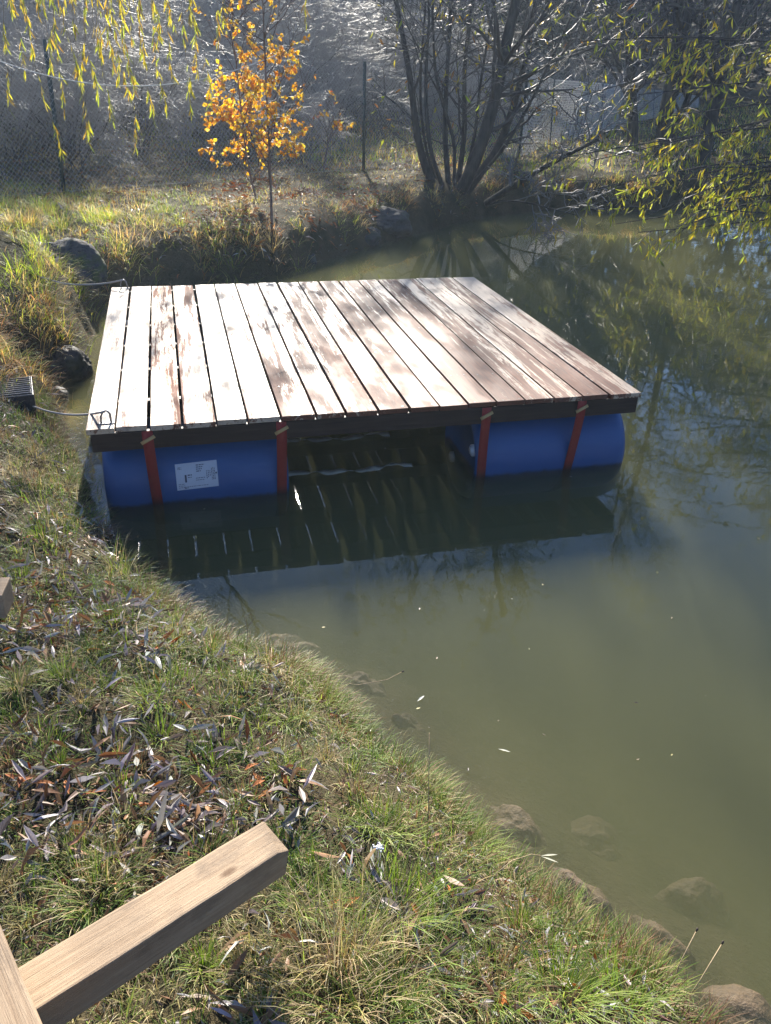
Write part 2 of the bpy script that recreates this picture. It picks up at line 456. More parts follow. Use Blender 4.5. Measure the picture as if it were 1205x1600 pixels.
# ------------------------------------------------------------------ terrain: pond outline in metres, water level z = 0
SHORE = np.array([(1.7, -.6), (1.14, .45), (.86, .86), (.71, 1.13), (.57, 1.24), (.42, 1.38), (.30, 1.53), (.14, 1.72), (-.03, 1.87), (-.12, 2.02), (-.26, 2.16), (-.52, 2.30),
    (-.87, 2.60), (-1.06, 2.84), (-1.40, 3.26), (-1.60, 3.68), (-1.90, 4.20), (-2.05, 4.55), (-2.30, 4.75), (-2.32, 5.0), (-2.15, 5.3), (-2.3, 5.75), (-2.5, 6.4),
    (-2.55, 7.05), (-2.1, 7.65), (-1.3, 8.22), (-.58, 9.45), (.12, 10.75), (.74, 11.62), (1.37, 12.58), (2.2, 13.2), (2.92, 13.55), (3.94, 13.5), (5.3, 14.45),
    (7.1, 16.0), (9.5, 17.5), (12, 15.5), (11.5, 9), (9.2, 3), (6, -1.5), (3, -2.6)])
def sdist(x, y):
    """distance to the shoreline, positive on land"""
    x = np.asarray(x, float); y = np.asarray(y, float)
    A = SHORE; B = np.roll(SHORE, -1, axis=0)
    best = np.full(x.shape, 1e9); inside = np.zeros(x.shape, bool)
    for a, b in zip(A, B):
        e = b - a
        t = np.clip(((x - a[0]) * e[0] + (y - a[1]) * e[1]) / (e @ e), 0, 1)
        best = np.minimum(best, np.hypot(x - a[0] - t * e[0], y - a[1] - t * e[1]))
        c = ((a[1] > y) != (b[1] > y))
        inside ^= c & (x < (b[0] - a[0]) * (y - a[1]) / (b[1] - a[1] + 1e-12) + a[0])
    return np.where(inside, -best, best)
def height(x, y, d=None):
    x = np.asarray(x, float); y = np.asarray(y, float)
    if d is None: d = sdist(x, y)
    d = d + .10 * fbm(x, y, 2.2, 4) + .05 * fbm(x, y, 7, 9)
    near = np.clip((4.5 - y) / 2.0, 0, 1)
    steep = .30 * near + .17 * (1 - near)
    top = .36 + .12 * (1 - near)
    land = top * (1 - np.exp(-np.maximum(d, 0) / steep)) + .028 * np.maximum(d, 0)
    land = land + .05 * fbm(x, y, 1.6, 1) + .035 * fbm(x, y, 6, 2) * np.clip(d * 4, 0, 1) + .012 * fbm(x, y, 22, 5) * np.clip(d * 6, 0, 1) + near * .05 * fbm(x, y, 11, 14) * np.clip(d * 5, 0, 1)
    far = np.clip((np.hypot(x, y - 10) - 26) / 60, 0, 1)
    land = land + far * far * (3 - 2 * far) * 9.0
    mound = .28 * np.exp(-(((x + 3.0) / .45) ** 2 + ((y - 6.0) / .5) ** 2)) + .15 * np.exp(-(((x + 3.3) / .9) ** 2 + ((y - 5.0) / .9) ** 2))
    land = land + mound
    bed = -(.03 + .42 * np.maximum(-d, 0)); bed = np.maximum(bed, -1.3) + .03 * fbm(x, y, 5, 7)
    w = np.clip(d / .06 + .5, 0, 1)
    return bed * (1 - w) + np.maximum(land, .015) * w
def axis(parts):
    out = [parts[0][0]]
    for lo, hi, st in parts:
        n = max(1, int(round((hi - lo) / st))); out += list(np.linspace(lo, hi, n + 1)[1:])
    return np.array(out)
GX = axis([(-160, -40, 12), (-40, -12, 1.5), (-12, -4.5, .2), (-4.5, 1.8, .035), (1.8, 12.5, .16), (12.5, 40, 1.5), (40, 160, 12)])
GY = axis([(-60, -6, 6), (-6, -.6, .3), (-.6, 4.2, .035), (4.2, 9, .05), (9, 18, .12), (18, 34, .5), (34, 70, 3), (70, 220, 12)])
def grid(xs, ys, z):
    nx, ny = len(xs), len(ys)
    X, Y = np.meshgrid(xs, ys)
    V = np.stack([X, Y, z(X, Y)], -1).reshape(-1, 3)
    i = np.arange(nx * ny).reshape(ny, nx)
    return V, np.stack([i[:-1, :-1], i[:-1, 1:], i[1:, 1:], i[1:, :-1]], -1).reshape(-1, 4)
V, F = grid(GX, GY, lambda X, Y: height(X, Y))
tag(link('ground', raw_mesh('ground', V, [F], smooth=True), M_GROUND), kind='structure')
def gz(x, y): return float(height(np.array([x]), np.array([y]))[0])

def hit(px, py):
    """where the sight line through a pixel of the photograph meets the ground"""
    d = _ray(px, py); t = np.linspace(.8, 60, 6000)
    P = np.array([0, 0, HC]) + t[:, None] * d
    k = np.argmax(P[:, 2] < height(P[:, 0], P[:, 1]))
    return P[k]
# ------------------------------------------------------------------ stones
STONES = []
def stone(name, label, c, dims, mat, seed=0, rz=0.0, rough=.16, cat='stone'):
    bm = bmesh.new(); bmesh.ops.create_icosphere(bm, subdivisions=5, radius=1.0)
    off = Vector((seed * 3.7, seed * 1.3, seed * 5.1))
    for v in bm.verts:
        p = v.co.copy()
        f = 1 + rough * 2.2 * mnoise.noise(p * .9 + off) + rough * .9 * mnoise.noise(p * 2.3 + off) + rough * .35 * mnoise.noise(p * 6 + off) + rough * .15 * mnoise.noise(p * 15 + off)
        v.co = Vector((p.x * dims[0], p.y * dims[1], p.z * dims[2])) * f
    me = bpy.data.meshes.new(name); bm.to_mesh(me); bm.free()
    me.polygons.foreach_set('use_smooth', [True] * len(me.polygons))
    o = link(name, me, mat); o.location = tuple(float(q) for q in c); o.rotation_euler = (0, 0, rz)
    tag(o, label, cat)
    STONES.append((np.array(c), np.array(dims), rz))
    return o
stone('boulder', 'large rounded boulder with mossy lichen top on the left bank beyond the raft', (-2.80, 6.75, .37), (.29, .26, .21), M_ROCK, 1, .3, .2, 'boulder')
stone('stone', 'dark damp stone at the edge of the inlet beside the left side of the raft', (-2.24, 5.22, .05), (.17, .13, .13), M_ROCKD, 2, .4)
stone('stone', 'small glistening wet stone in the inlet beside the dark crate', (-2.16, 4.78, .0), (.07, .06, .06), M_ROCKD, 3, 0)
stone('stone', 'large dark stone at the foot of the far bank left of the willow clump', (-.12, 10.62, .16), (.36, .32, .20), M_ROCKD, 4, .5)
stone('stone', 'flat dark stone on the far waterline behind the raft, below the fence post', (-.72, 9.75, .02), (.30, .2, .13), M_ROCKD, 5, .9)
stone('stone', 'low rounded stone on the far waterline between the flat stone and the large dark stone', (-.38, 10.12, .06), (.24, .18, .15), M_ROCKD, 6, .2)
stone('stone', 'small stone lying on the far waterline behind the middle of the raft', (-1.05, 8.95, .02), (.17, .13, .10), M_ROCKD, 7, .2)
stone('sunken_stone', 'brown submerged stone beside the tall green grass tuft at the middle of the near bank', (-.08, 2.28, -.20), (.095, .085, .13), M_ROCKW, 8, .2, .17)
stone('sunken_stone', 'brown submerged stone in the dark water behind the curled dry stalk', (-.38, 2.48, -.22), (.13, .10, .13), M_ROCKW, 9, .2, .18)
stone('sunken_stone', 'faint submerged stone just right of the two floating dry stems off the near bank', (.10, 2.09, -.25), (.085, .08, .14), M_ROCKW, 10, .2, .18)
stone('sunken_stone', 'long submerged stone hugging the near bank below the upright grass blade', (.43, 1.63, -.17), (.13, .09, .10), M_ROCKW, 11, -.6, .18)
stone('sunken_stone', 'brown stone half under water against the crumbling brown turf edge', (.57, 1.40, -.115), (.11, .07, .09), M_ROCKW, 12, -.7, .18)
stone('sunken_stone', 'pale brown submerged stone farthest from the near bank at lower right', (.93, 1.45, -.27), (.13, .10, .13), M_ROCKW, 13, .3, .18)
stone('sunken_stone', 'sloping submerged stone below the dark seed heads at lower right', (.78, 1.26, -.18), (.12, .08, .11), M_ROCKW, 14, -.8, .18)
stone('sunken_stone', 'smooth light brown stone just under water in the bottom right corner', (.92, 1.09, -.095), (.10, .075, .07), M_ROCKW, 15, -.3, .08)
stone('sunken_stone', 'faint deep stone off the bank above the drifting willow leaf trio', (.66, 1.66, -.31), (.15, .12, .14), M_ROCKW, 16, .1, .18)

# ------------------------------------------------------------------ pond water: a closed body whose sides and floor lie below the ground
mb = MB(); mb.box((-4.2, -3.6, -3.5), (14, 19.5, 0)); me = mb.mesh('pond_water')
tag(link('pond_water', me, M_WATER), kind='structure')

# ------------------------------------------------------------------ the raft (local: x along the front edge, y towards the far edge)
FLc = at(133, 672, .44); FRc = at(1001, 613, .44)
YAW = math.atan2(FRc[1] - FLc[1], FRc[0] - FLc[0])
raft = thing('raft', 'square wooden raft of reddish stained boards floating on strapped blue barrels in the pond', 'raft', (FLc[0], FLc[1], 0), None, YAW)
EDGES = [0, .131, .279, .430, .590, .740, .900, 1.069, 1.218, 1.384, 1.543, 1.701, 1.859, 2.013, 2.173, 2.336, 2.498, 2.655, 2.838]
STAIN = [-.16, -.12, -.06, -.04, -.14, -.12, -.03, -.02, .05, .09, .18, .19, .15, .17, .02, -.04, .09, -.10]
DULL = [.0, .06, .5, .35, .05, .12, .2, .1, .22, .1, .1, .0, .1, .1, .15, .1, .1, .15]
JOISTS = [.0, .39, .86, 1.30, 1.71, 2.17, 2.605]
DL = 2.65
prng = random.Random(4)
for i in range(18):
    u0, u1 = EDGES[i] + .006 + prng.uniform(-.002, .002), EDGES[i + 1] - .006 + prng.uniform(-.002, .002)
    if i == 0: u0 = 0
    if i == 16: u1 -= .006
    if i == 17: u1 = 2.838
    e0, e1 = prng.uniform(-.008, .003), DL + prng.uniform(-.006, .008)
    sk = prng.uniform(-.0025, .0025)
    zt = .44 + prng.uniform(-.0015, .0015)
    n = 28
    mb = MB()
    bm = bmesh.new()
    bmesh.ops.create_cube(bm, size=1.0)
    for v in bm.verts: v.co = Vector((u0 + (v.co.x + .5) * (u1 - u0), e0 + (v.co.y + .5) * (e1 - e0), zt - .026 + (v.co.z + .5) * .026))
    bmesh.ops.bevel(bm, geom=[e for e in bm.edges], offset=.0025, segments=2, profile=.6, affect='EDGES')
    bmesh.ops.bisect_plane(bm, geom=bm.verts[:] + bm.edges[:] + bm.faces[:], plane_co=(0, 1.3, 0), plane_no=(0, 1, 0))
    for k in range(1, n):
        if k == n // 2: continue
        bmesh.ops.bisect_plane(bm, geom=bm.verts[:] + bm.edges[:] + bm.faces[:], plane_co=(0, DL * k / n, 0), plane_no=(0, 1, 0))
    for v in bm.verts:
        v.co.x += sk * (v.co.y - 1.3)
        cup = ((v.co.x - (u0 + u1) / 2) / (u1 - u0) * 2)
        v.co.z += .0012 * cup * cup + .0012 * mnoise.noise(Vector((v.co.y * 2.2, i * 7.1, 0)))
    mb.bm(bm, None, 0)
    for jv in JOISTS:
        for s_ in (.028, -.028):
            cx = (u0 + .03 if s_ > 0 else u1 - .03) + prng.uniform(-.006, .006); cy = jv + .02 + prng.uniform(-.008, .008)
            a_ = [(cx + .0042 * math.cos(t), cy + .0042 * math.sin(t), zt + .0028) for t in np.arange(8) * math.pi / 4]
            mb.add(a_, [range(8)], 1)
    o = mb.build('deck_board', [M_PLANK, M_STEEL], raft)
    nv = len(o.data.vertices)
    co = np.empty(nv * 3); o.data.vertices.foreach_get('co', co); co = co.reshape(-1, 3)
    w = STAIN[i] + (.11 - .22 * co[:, 1] / DL) * (i > 5)
    at_ = o.data.color_attributes.new('Col', 'FLOAT_COLOR', 'POINT')
    at_.data.foreach_set('color', np.stack([np.clip(w, -.3, 1) + 0 * co[:, 0], DULL[i] + 0 * co[:, 0], 0 * co[:, 0], 1 + 0 * co[:, 0]], 1).astype(np.float32).ravel())
def frame(name, lo, hi, label=None):
    mb = MB(); mb.box(lo, hi, None, 0, .003); o = mb.build(name, M_FASCIA, raft)
    if label: o['label'] = label
    return o
frame('fascia', (.018, .004, .322), (2.834, .032, .412))
frame('fascia', (.018, DL - .034, .322), (2.834, DL - .006, .412))
frame('rim_board', (.018, .034, .325), (.044, DL - .036, .411))
frame('rim_board', (2.806, .034, .325), (2.832, DL - .036, .411))
for jv in JOISTS[1:-1]:
    frame('joist', (.046, jv, .328), (2.804, jv + .04, .4125))
def barrel(u0, v0, bung_side, label=None):
    Lb, r, zc = .90, .288, .035
    prof = [(0.022, .0), (.022, .235), (.004, .243), (0, .258), (.006, .272), (.03, .2835), (.06, r), (.16, r), (.30, r - .0015), (.46, r), (.6, r - .0015), (.72, r), (Lb - .06, r), (Lb - .03, .2835), (Lb - .006, .272), (Lb, .258), (Lb - .004, .243), (Lb - .022, .235), (Lb - .022, 0)]
    n = 64
    V_, F_ = [], []
    for x, q in prof:
        for k in range(n):
            t = 2 * math.pi * k / n; V_.append((u0 + x, v0 + q * math.cos(t), zc + q * math.sin(t)))
    for j in range(len(prof) - 1):
        for k in range(n): F_.append((j * n + k, j * n + (k + 1) % n, (j + 1) * n + (k + 1) % n, (j + 1) * n + k))
    mb = MB(); mb.add(V_, F_, 0, True)
    o = mb.build('barrel', M_BLUE, raft)
    if label: o['label'] = label
    for sy, sz in ((-.17, .07), (.15, -.12)):
        x = u0 + (.022 if bung_side < 0 else Lb - .022)
        mb = MB()
        mb.tube([(x + .002 * bung_side * -1, v0 + sy - .1 * 0, zc + sz), (x + .014 * bung_side, v0 + sy, zc + sz)], .034, 24)
        mb.tube([(x + .012 * bung_side, v0 + sy, zc + sz), (x + .022 * bung_side, v0 + sy, zc + sz)], .024, 6)
        b = mb.build('bung', M_WHITE, o)
    return o
b1 = barrel(.035, .335, 1, 'blue barrel with a white paper label under the left front of the raft')
b2 = barrel(1.945, .312, -1, 'plain blue barrel with a white bung under the right front of the raft')
barrel(.035, 2.28, 1); barrel(1.93, 2.28, -1)
# paper label on the left barrel's front, with its rows of print
def patch(mb, u0, u1, a0, a1, r, skew=0.0, mi=0, n=8):
    """curved sheet on the barrel: angles measured from the front (-y) upwards"""
    V_, F_ = [], []
    for k in range(n + 1):
        a_ = a0 + (a1 - a0) * k / n
        for q, uu in enumerate((u0, u1)):
            aa = a_ + skew * (uu - .52); V_.append((uu - .03, .335 - r * math.cos(aa - .09), .035 + r * math.sin(aa - .09)))
    for k in range(n): F_.append((2 * k, 2 * k + 1, 2 * k + 3, 2 * k + 2))
    mb.add(V_, F_, mi, True)
lab0, lab1 = (at(277, 768, .07), at(340, 726, .2))
SK = .12
mb = MB(); patch(mb, .405, .608, .20, .66, .2895, SK); pl = mb.build('paper_label', M_PAPER, b1)
mb = MB(); lr = random.Random(2)
def ink(u0, u1, a0, a1): patch(mb, u0, u1, a0, a1, .2902, SK, 0, 2)
def row(u0, u1, a_, h=.012, wmin=.004, wmax=.014):           # a line of small print
    u = u0
    while u < u1:
        w = lr.uniform(wmin, wmax); ink(u, min(u + w, u1), a_, a_ + h); u += w + .003
def colm(u, a0, a1, w=.0035):                                # print turned on its side
    a_ = a0
    while a_ < a1:
        h = lr.uniform(.012, .04); ink(u, u + w, a_, min(a_ + h, a1)); a_ += h + .01
row(.416, .434, .585); row(.416, .434, .56)
for k in range(4): row(.505, .545 - .006 * k, .60 - .035 * k, .016)
for k in range(3): colm(.553 + .008 * k, .36 + .02 * k, .50)
for k in range(3): colm(.578 + .007 * k, .33, .54, .0032)
ink(.447, .456, .33, .46); row(.462, .482, .44, .02); row(.462, .480, .405)
for k in range(3): row(.414, .445, .30 - .03 * k, .008)
row(.44, .56, .245, .008); row(.442, .462, .222, .014); row(.50, .545, .38, .010); row(.50, .54, .345, .010)
V_ = [(.571 + .0045 * math.cos(t), .335 - .2903 * math.cos(.35 + SK * .08 + .016 * math.sin(t)), .035 + .2903 * math.sin(.35 + SK * .08 + .016 * math.sin(t))) for t in np.arange(12) * math.pi / 6]
mb.add(V_, [range(12)]); mb.build('print', M_INK, pl)
# red straps: over the fascia, down round the barrel
def strap(u, vc, slant=0.0):
    rr = .2915
    aP, D_ = math.atan2(.325 - .035, vc + .001), math.hypot(vc + .001, .29)
    a0 = aP - math.acos(rr / D_)                              # where the free run touches the barrel
    q = (vc - rr * math.cos(a0), .035 + rr * math.sin(a0))
    pts = [(.0015, .413), (-.0015, .37), (-.001, .325)] + [(-.001 + (q[0] + .001) * t, .325 + (q[1] - .325) * t) for t in np.linspace(.08, 1, 14)]
    pts += [(vc - rr * math.cos(a_), .035 + rr * math.sin(a_)) for a_ in np.linspace(a0 - .05, R(-150), 40)]
    V_, F_ = [], []
    for k, (y, z) in enumerate(pts):
        s_ = slant * max(0, .36 - z) ** 1.6 * 2.2
        for du in (0, .05): V_.append((u + du + s_, y - .0012, z))
    m = len(pts)
    for k in range(m - 1): F_.append((2 * k, 2 * k + 1, 2 * k + 3, 2 * k + 2))
    mb = MB(); mb.add(V_, F_, 0, True)
    o = mb.build('strap', M_WEB, raft)
    sm = o.modifiers.new('thickness', 'SOLIDIFY'); sm.thickness = .0022; sm.offset = 0
    mb = MB()
    M_ = Matrix.Translation((u + .025, -.006, .372)) @ Matrix.Rotation(R(28), 4, 'Y').inverted()
    mb.box((-.036, -.006, -.008), (.036, .002, -.003), M_, 0, .001); mb.box((-.036, -.006, .003), (.036, .002, .008), M_, 0, .001)
    mb.box((-.036, -.0065, -.008), (-.030, .0015, .008), M_, 0, .001); mb.box((.030, -.0065, -.008), (.036, .0015, .008), M_, 0, .001)
    mb.tube([tuple(M_ @ Vector((-.03, -.004, 0))), tuple(M_ @ Vector((.03, -.004, 0)))], .004, 8)
    mb.build('buckle', M_BRASS, o)
    return o
strap(.245, .335, .012); strap(.872, .335, -.01); strap(1.935, .312, .03); strap(2.475, .312, -.035)
for uu in (.245, .872, 1.955, 2.49):                          # the same straps round the rear barrels
    pts = [(2.28 + .2915 * math.cos(a_), .035 + .2915 * math.sin(a_)) for a_ in np.linspace(R(70), R(-250), 50)]
    mb = MB(); V_ = []
    for y, z in pts: V_ += [(uu, y, z), (uu + .05, y, z)]
    mb.add(V_, [(2 * k, 2 * k + 1, 2 * k + 3, 2 * k + 2) for k in range(len(pts) - 1)], 0, True); mb.build('strap', M_WEB, raft)
# shackles at the two left corners
def shackle(u, v, lean):
    mb = MB()
    pts = [(u - .022 + .003 * 0, v, .438), (u - .024 + lean, v - .002, .475), (u - .014 + lean * 1.3, v - .003, .50), (u + .002 + lean * 1.3, v - .003, .507), (u + .018 + lean, v - .001, .49), (u + .022, v, .46), (u + .024, v, .438)]
    mb.tube(pts, .005, 8); mb.box((u - .034, v - .014, .441), (u + .036, v + .014, .446), None, 0, .001)
    return mb.build('shackle', M_STEEL, raft)
shackle(.09, .06, .004); shackle(.09, 2.60, .0)
def deckw(u, v, z):
    c, s = math.cos(YAW), math.sin(YAW)
    return np.array([FLc[0] + c * u - s * v, FLc[1] + s * u + c * v, z])
def sag(p, q, s, n=24):
    t = np.linspace(0, 1, n)[:, None]
    P = np.asarray(p)[None] * (1 - t) + np.asarray(q)[None] * t
    P[:, 2] -= (4 * s * t * (1 - t))[:, 0]
    return P
def rope(name, label, pts, r, mat, cat='rope'):
    mb = MB(); mb.tube(pts, r, 8)
    return tag(mb.build(name, mat), label, cat)
rope('mooring_rope', 'grey mooring rope from the near left raft corner across the inlet to the crate', np.concatenate([sag(deckw(.09, .06, .50), at(45, 632, .26), .035), sag(at(45, 632, .26), at(-60, 572, .42), .01, 8)[1:]]), .005, M_ROPE)
rope('mooring_rope', 'pale mooring rope from the far left raft corner up over the grassy bank', np.concatenate([sag(deckw(.09, 2.60, .505), at(100, 443, .46), .02), sag(at(100, 443, .46), at(-40, 392, .72), .02, 12)[1:]]), .006, M_ROPE)
# pale twisted strips set at water level between the barrels
for lab, u0, u1, v in (('pale twisted strip at water level under the raft, nearer the front boards', .93, 1.64, .215), ('shorter pale twisted strip at water level, deeper under the raft', .95, 1.62, .64)):
    n = 60; V_ = []
    for k in range(n):
        t = k / (n - 1); ang = .75 * math.sin(t * 21) + .4 * math.sin(t * 47)
        w = .020 * (.75 + .5 * vnoise(np.array([t * 9.]), np.array([v]))[0]); c = deckw(u0 + (u1 - u0) * t, v + .015 * math.sin(t * 9) + .006 * math.sin(t * 31), .010 + .004 * math.sin(t * 17))
        dv = np.array([-math.sin(YAW), math.cos(YAW), 0]) * math.cos(ang) * w + np.array([0, 0, 1]) * math.sin(ang) * w * .45
        V_ += [c - dv, c + dv]
    mb = MB(); mb.add(V_, [(2 * k, 2 * k + 1, 2 * k + 3, 2 * k + 2) for k in range(n - 1)], 0, True)
    o = mb.build('pale_strip', M_STRIP); tag(o, lab, 'plastic strip')
    sm = o.modifiers.new('thickness', 'SOLIDIFY'); sm.thickness = .002

# ------------------------------------------------------------------ timbers on the near bank
def timber(name, label, A, B, w, h, mat, tilt=0.0, mitre=0.0):
    """squared timber: A, B centre of the top face's ends"""
    A, B = Vector(A), Vector(B); L = (B - A).length
    bm = bmesh.new(); bmesh.ops.create_cube(bm, size=1.0)
    for v in bm.verts: v.co = Vector((v.co.x * L, v.co.y * w, v.co.z * h))
    bmesh.ops.bevel(bm, geom=bm.edges[:], offset=.004, segments=2, profile=.6, affect='EDGES')
    for k in range(1, 24): bmesh.ops.bisect_plane(bm, geom=bm.verts[:] + bm.edges[:] + bm.faces[:], plane_co=(-L / 2 + L * k / 24, 0, 0), plane_no=(1, 0, 0))
    for v in bm.verts:
        v.co.y += .0018 * mnoise.noise(v.co * 9); v.co.z += .0018 * mnoise.noise(v.co * 9 + Vector((5, 5, 5)))
        if v.co.x > L / 2 - .03 and mitre and v.co.y < 0: v.co.z -= mitre * (1 if v.co.z > 0 else 0) * (v.co.x - L / 2 + .03) / .03
    me = bpy.data.meshes.new(name); bm.to_mesh(me); bm.free()
    o = link(name, me, mat)
    d = (B - A).normalized(); yv = Vector((0, 0, 1)).cross(d).normalized(); zv = d.cross(yv)
    Rm = Matrix((d, yv, zv)).transposed().to_4x4()
    o.matrix_world = Matrix.Translation((A + B) / 2) @ Rm @ Matrix.Rotation(tilt, 4, 'X') @ Matrix.Translation((0, 0, -h / 2))
    return tag(o, label, 'timber')
def zt(px, py, z): return at(px, py, z)
tA0, tA1 = zt(22, 1500, .665), zt(58, 1595, .665)
tB0, tB1 = zt(412, 1285, .585), zt(453, 1318, .585)
cA, cB = (tA0 + tA1) / 2, (tB0 + tB1) / 2
dd = (cB - cA); cA2 = cA - dd * .35
timber('timber_beam', 'pale squared timber lying on the grass in the foreground with its sawn end towards the pond', cA2, cB, .084, .078, M_BEAM, 0, .012)
timber('timber_beam', 'timber in the bottom left corner crossing over the end of the foreground beam', zt(95, 1840, .745) , zt(-75, 1400, .745), .088, .07, M_BEAMY)
eA, eB = zt(-10, 893, .52), zt(30, 940, .52)
cC = (eA + eB) / 2 ; dirC = np.array([eB[1] - eA[1], -(eB[0] - eA[0]), 0]); dirC /= np.linalg.norm(dirC)
timber('timber_beam', 'timber whose weathered sawn end pokes in from the left edge above the grass', cC - np.array([.75, .12, -.03]), cC + np.array([.0, 0, 0]), .10, .085, M_BEAMY)

# ------------------------------------------------------------------ dark slatted crate on the left bank
ca = thing('slatted_crate', 'dark slatted crate half hidden in grass on the left bank beside the inlet', 'crate', (-2.16, 4.02, 0), None, .42)
zc0, zc1 = .06, .335
mb = MB()
for a_, b_ in (((-.20, -.15), (.20, -.138)), ((-.20, .138), (.20, .15)), ((-.20, -.136), (-.188, .136)), ((.188, -.136), (.20, .136))): mb.box((a_[0], a_[1], zc0), (b_[0], b_[1], zc1), None, 0, .003)
mb.build('box', M_CRATE, ca)
mb = MB()
for k in range(9): mb.box((-.19, -.132 + k * .031, zc1 - .006), (.19, -.118 + k * .031, zc1 + .006), None, 0, .002)
mb.box((-.01, -.135, zc1 - .014), (.01, .135, zc1 - .0065), None, 0); mb.build('slatted_top', M_CRATE, ca)

# ------------------------------------------------------------------ generic foliage builders
def rvec(n, r=rng):
    v = r.normal(size=(n, 3)); return v / (np.linalg.norm(v, axis=1, keepdims=True) + 1e-9)
def unit(v): return v / (np.linalg.norm(v, axis=-1, keepdims=True) + 1e-9)
def leaves(P, D, Nn, L, W, C, fold=.25, droop=.25, wide=.45):
    """leaf blades: base P, direction D, normal hint Nn, length L, width W, colour C (all arrays)"""
    n = len(P); D = unit(D); S_ = unit(np.cross(D, Nn)); U = np.cross(S_, D)
    L = np.broadcast_to(L, (n,))[:, None]; W = np.broadcast_to(W, (n,))[:, None]
    b = P; tip = P + D * L - U * L * droop
    m1 = P + D * L * wide - U * L * droop * .25
    l = m1 + S_ * W * .5 + U * W * fold; r = m1 - S_ * W * .5 + U * W * fold
    m2 = P + D * L * .75 - U * L * droop * .6
    l2 = m2 + S_ * W * .36 + U * W * fold * .6; r2 = m2 - S_ * W * .36 + U * W * fold * .6
    V_ = np.stack([b, l, m1, r, l2, m2, r2, tip], 1).reshape(-1, 3)
    i = (np.arange(n) * 8)[:, None]
    T = np.concatenate([i + np.array([[0, 2, 1]]), i + np.array([[0, 3, 2]]), i + np.array([[4, 5, 7]]), i + np.array([[5, 6, 7]])])
    Q = np.concatenate([i + np.array([[1, 2, 5, 4]]), i + np.array([[2, 3, 6, 5]])])
    return V_, [T, Q], np.repeat(C, 8, axis=0)
def blades(P, az, lean, L, W, C, curl=.6):
    """grass blades: 4 rows tapering to a tip"""
    n = len(P); d = np.stack([np.cos(az), np.sin(az), 0 * az], 1); s = np.stack([-np.sin(az), np.cos(az), 0 * az], 1)
    rows = []; pos = P.copy(); ang = lean.copy(); K = 4
    for k in range(K):
        w = W * (1 - k / K) ** .7 * (.75 if k == 0 else 1)
        rows.append(pos - s * w[:, None] * .5); rows.append(pos + s * w[:, None] * .5)
        pos = pos + (d * np.sin(ang)[:, None] + np.array([0, 0, 1]) * np.cos(ang)[:, None]) * (L / K)[:, None]
        ang = ang + curl * (.4 + .9 * k / K)
    rows.append(pos)
    V_ = np.stack(rows, 1).reshape(-1, 3); m = 2 * K + 1
    i = (np.arange(n) * m)[:, None]
    Q = np.concatenate([i + np.array([[2 * k, 2 * k + 1, 2 * k + 3, 2 * k + 2]]) for k in range(K - 1)])
    T = i + np.array([[2 * K - 2, 2 * K - 1, 2 * K]])
    return V_, [Q, T], np.repeat(C, m, axis=0)
def pick(cols, n, r=rng, var=.25, p=None):
    c = np.array(cols)[r.choice(len(cols), n, p=p)]
    return np.clip(c * (1 + var * r.uniform(-1, 1, (n, 1))) * (1 + .08 * r.uniform(-1, 1, (n, 3))), 0, 1)
def join(parts):
    Vs, T, Q, Cs, off = [], [], [], [], 0
    for V_, Fs, C in parts:
        for f in Fs: (T if f.shape[1] == 3 else Q).append(f + off)
        Vs.append(V_); Cs.append(C); off += len(V_)
    return np.concatenate(Vs), [np.concatenate(x) for x in (T, Q) if x], np.concatenate(Cs)
def stuff(name, parts, mat, label, cat):
    V_, F_, C = join(parts)
    return tag(link(name, raw_mesh(name, V_, F_, C), mat), label, cat, kind='stuff')

# ------------------------------------------------------------------ grass
GREEN = [(.13, .20, .035), (.18, .26, .05), (.09, .15, .035), (.24, .29, .07)]
STRAW = [(.40, .33, .16), (.50, .41, .23), (.32, .25, .12), (.36, .32, .12)]
def land_points(n, x0, x1, y0, y1, dmin=.0, margin=160):
    x = rng.uniform(x0, x1, n); y = rng.uniform(y0, y1, n)
    d = sdist(x, y); k = d > dmin
    x, y, d = x[k], y[k], d[k]
    z = height(x, y, d)
    px, py = project(np.stack([x, y, z], 1))
    k = (px > -margin) & (px < PW + margin) & (py < PH + margin * 1.2)
    return np.stack([x, y, z], 1)[k], d[k]
def grass_zone(n, box, Lr, Wr, green_bias=0.0, lean=.5, curl=.45, dmin=.02, dens=.35):
    P, d = land_points(n, *box, dmin)
    dn = fbm(P[:, 0], P[:, 1], 3.0, 21) + .6 * fbm(P[:, 0], P[:, 1], 11, 25)
    k = rng.random(len(P)) < np.clip(.5 + dens * 4 * dn, .04, 1); P, d, dn = P[k], d[k], dn[k]
    m = len(P)
    g = np.clip(.5 + green_bias + 2.2 * fbm(P[:, 0], P[:, 1], 1.6, 33) + 1.2 * fbm(P[:, 0], P[:, 1], 8, 37), 0, 1)
    isg = rng.random(m) < g
    C = np.where(isg[:, None], pick(GREEN, m, rng, .35), pick(STRAW, m, rng, .35))
    L = rng.uniform(*Lr, m) * (.7 + .9 * vnoise(P[:, 0], P[:, 1], 4.0, 41)); W = rng.uniform(*Wr, m)
    return blades(P - np.array([0, 0, .004]), rng.uniform(0, 6.283, m), np.abs(rng.normal(lean, .35, m)), L, W, C, curl)
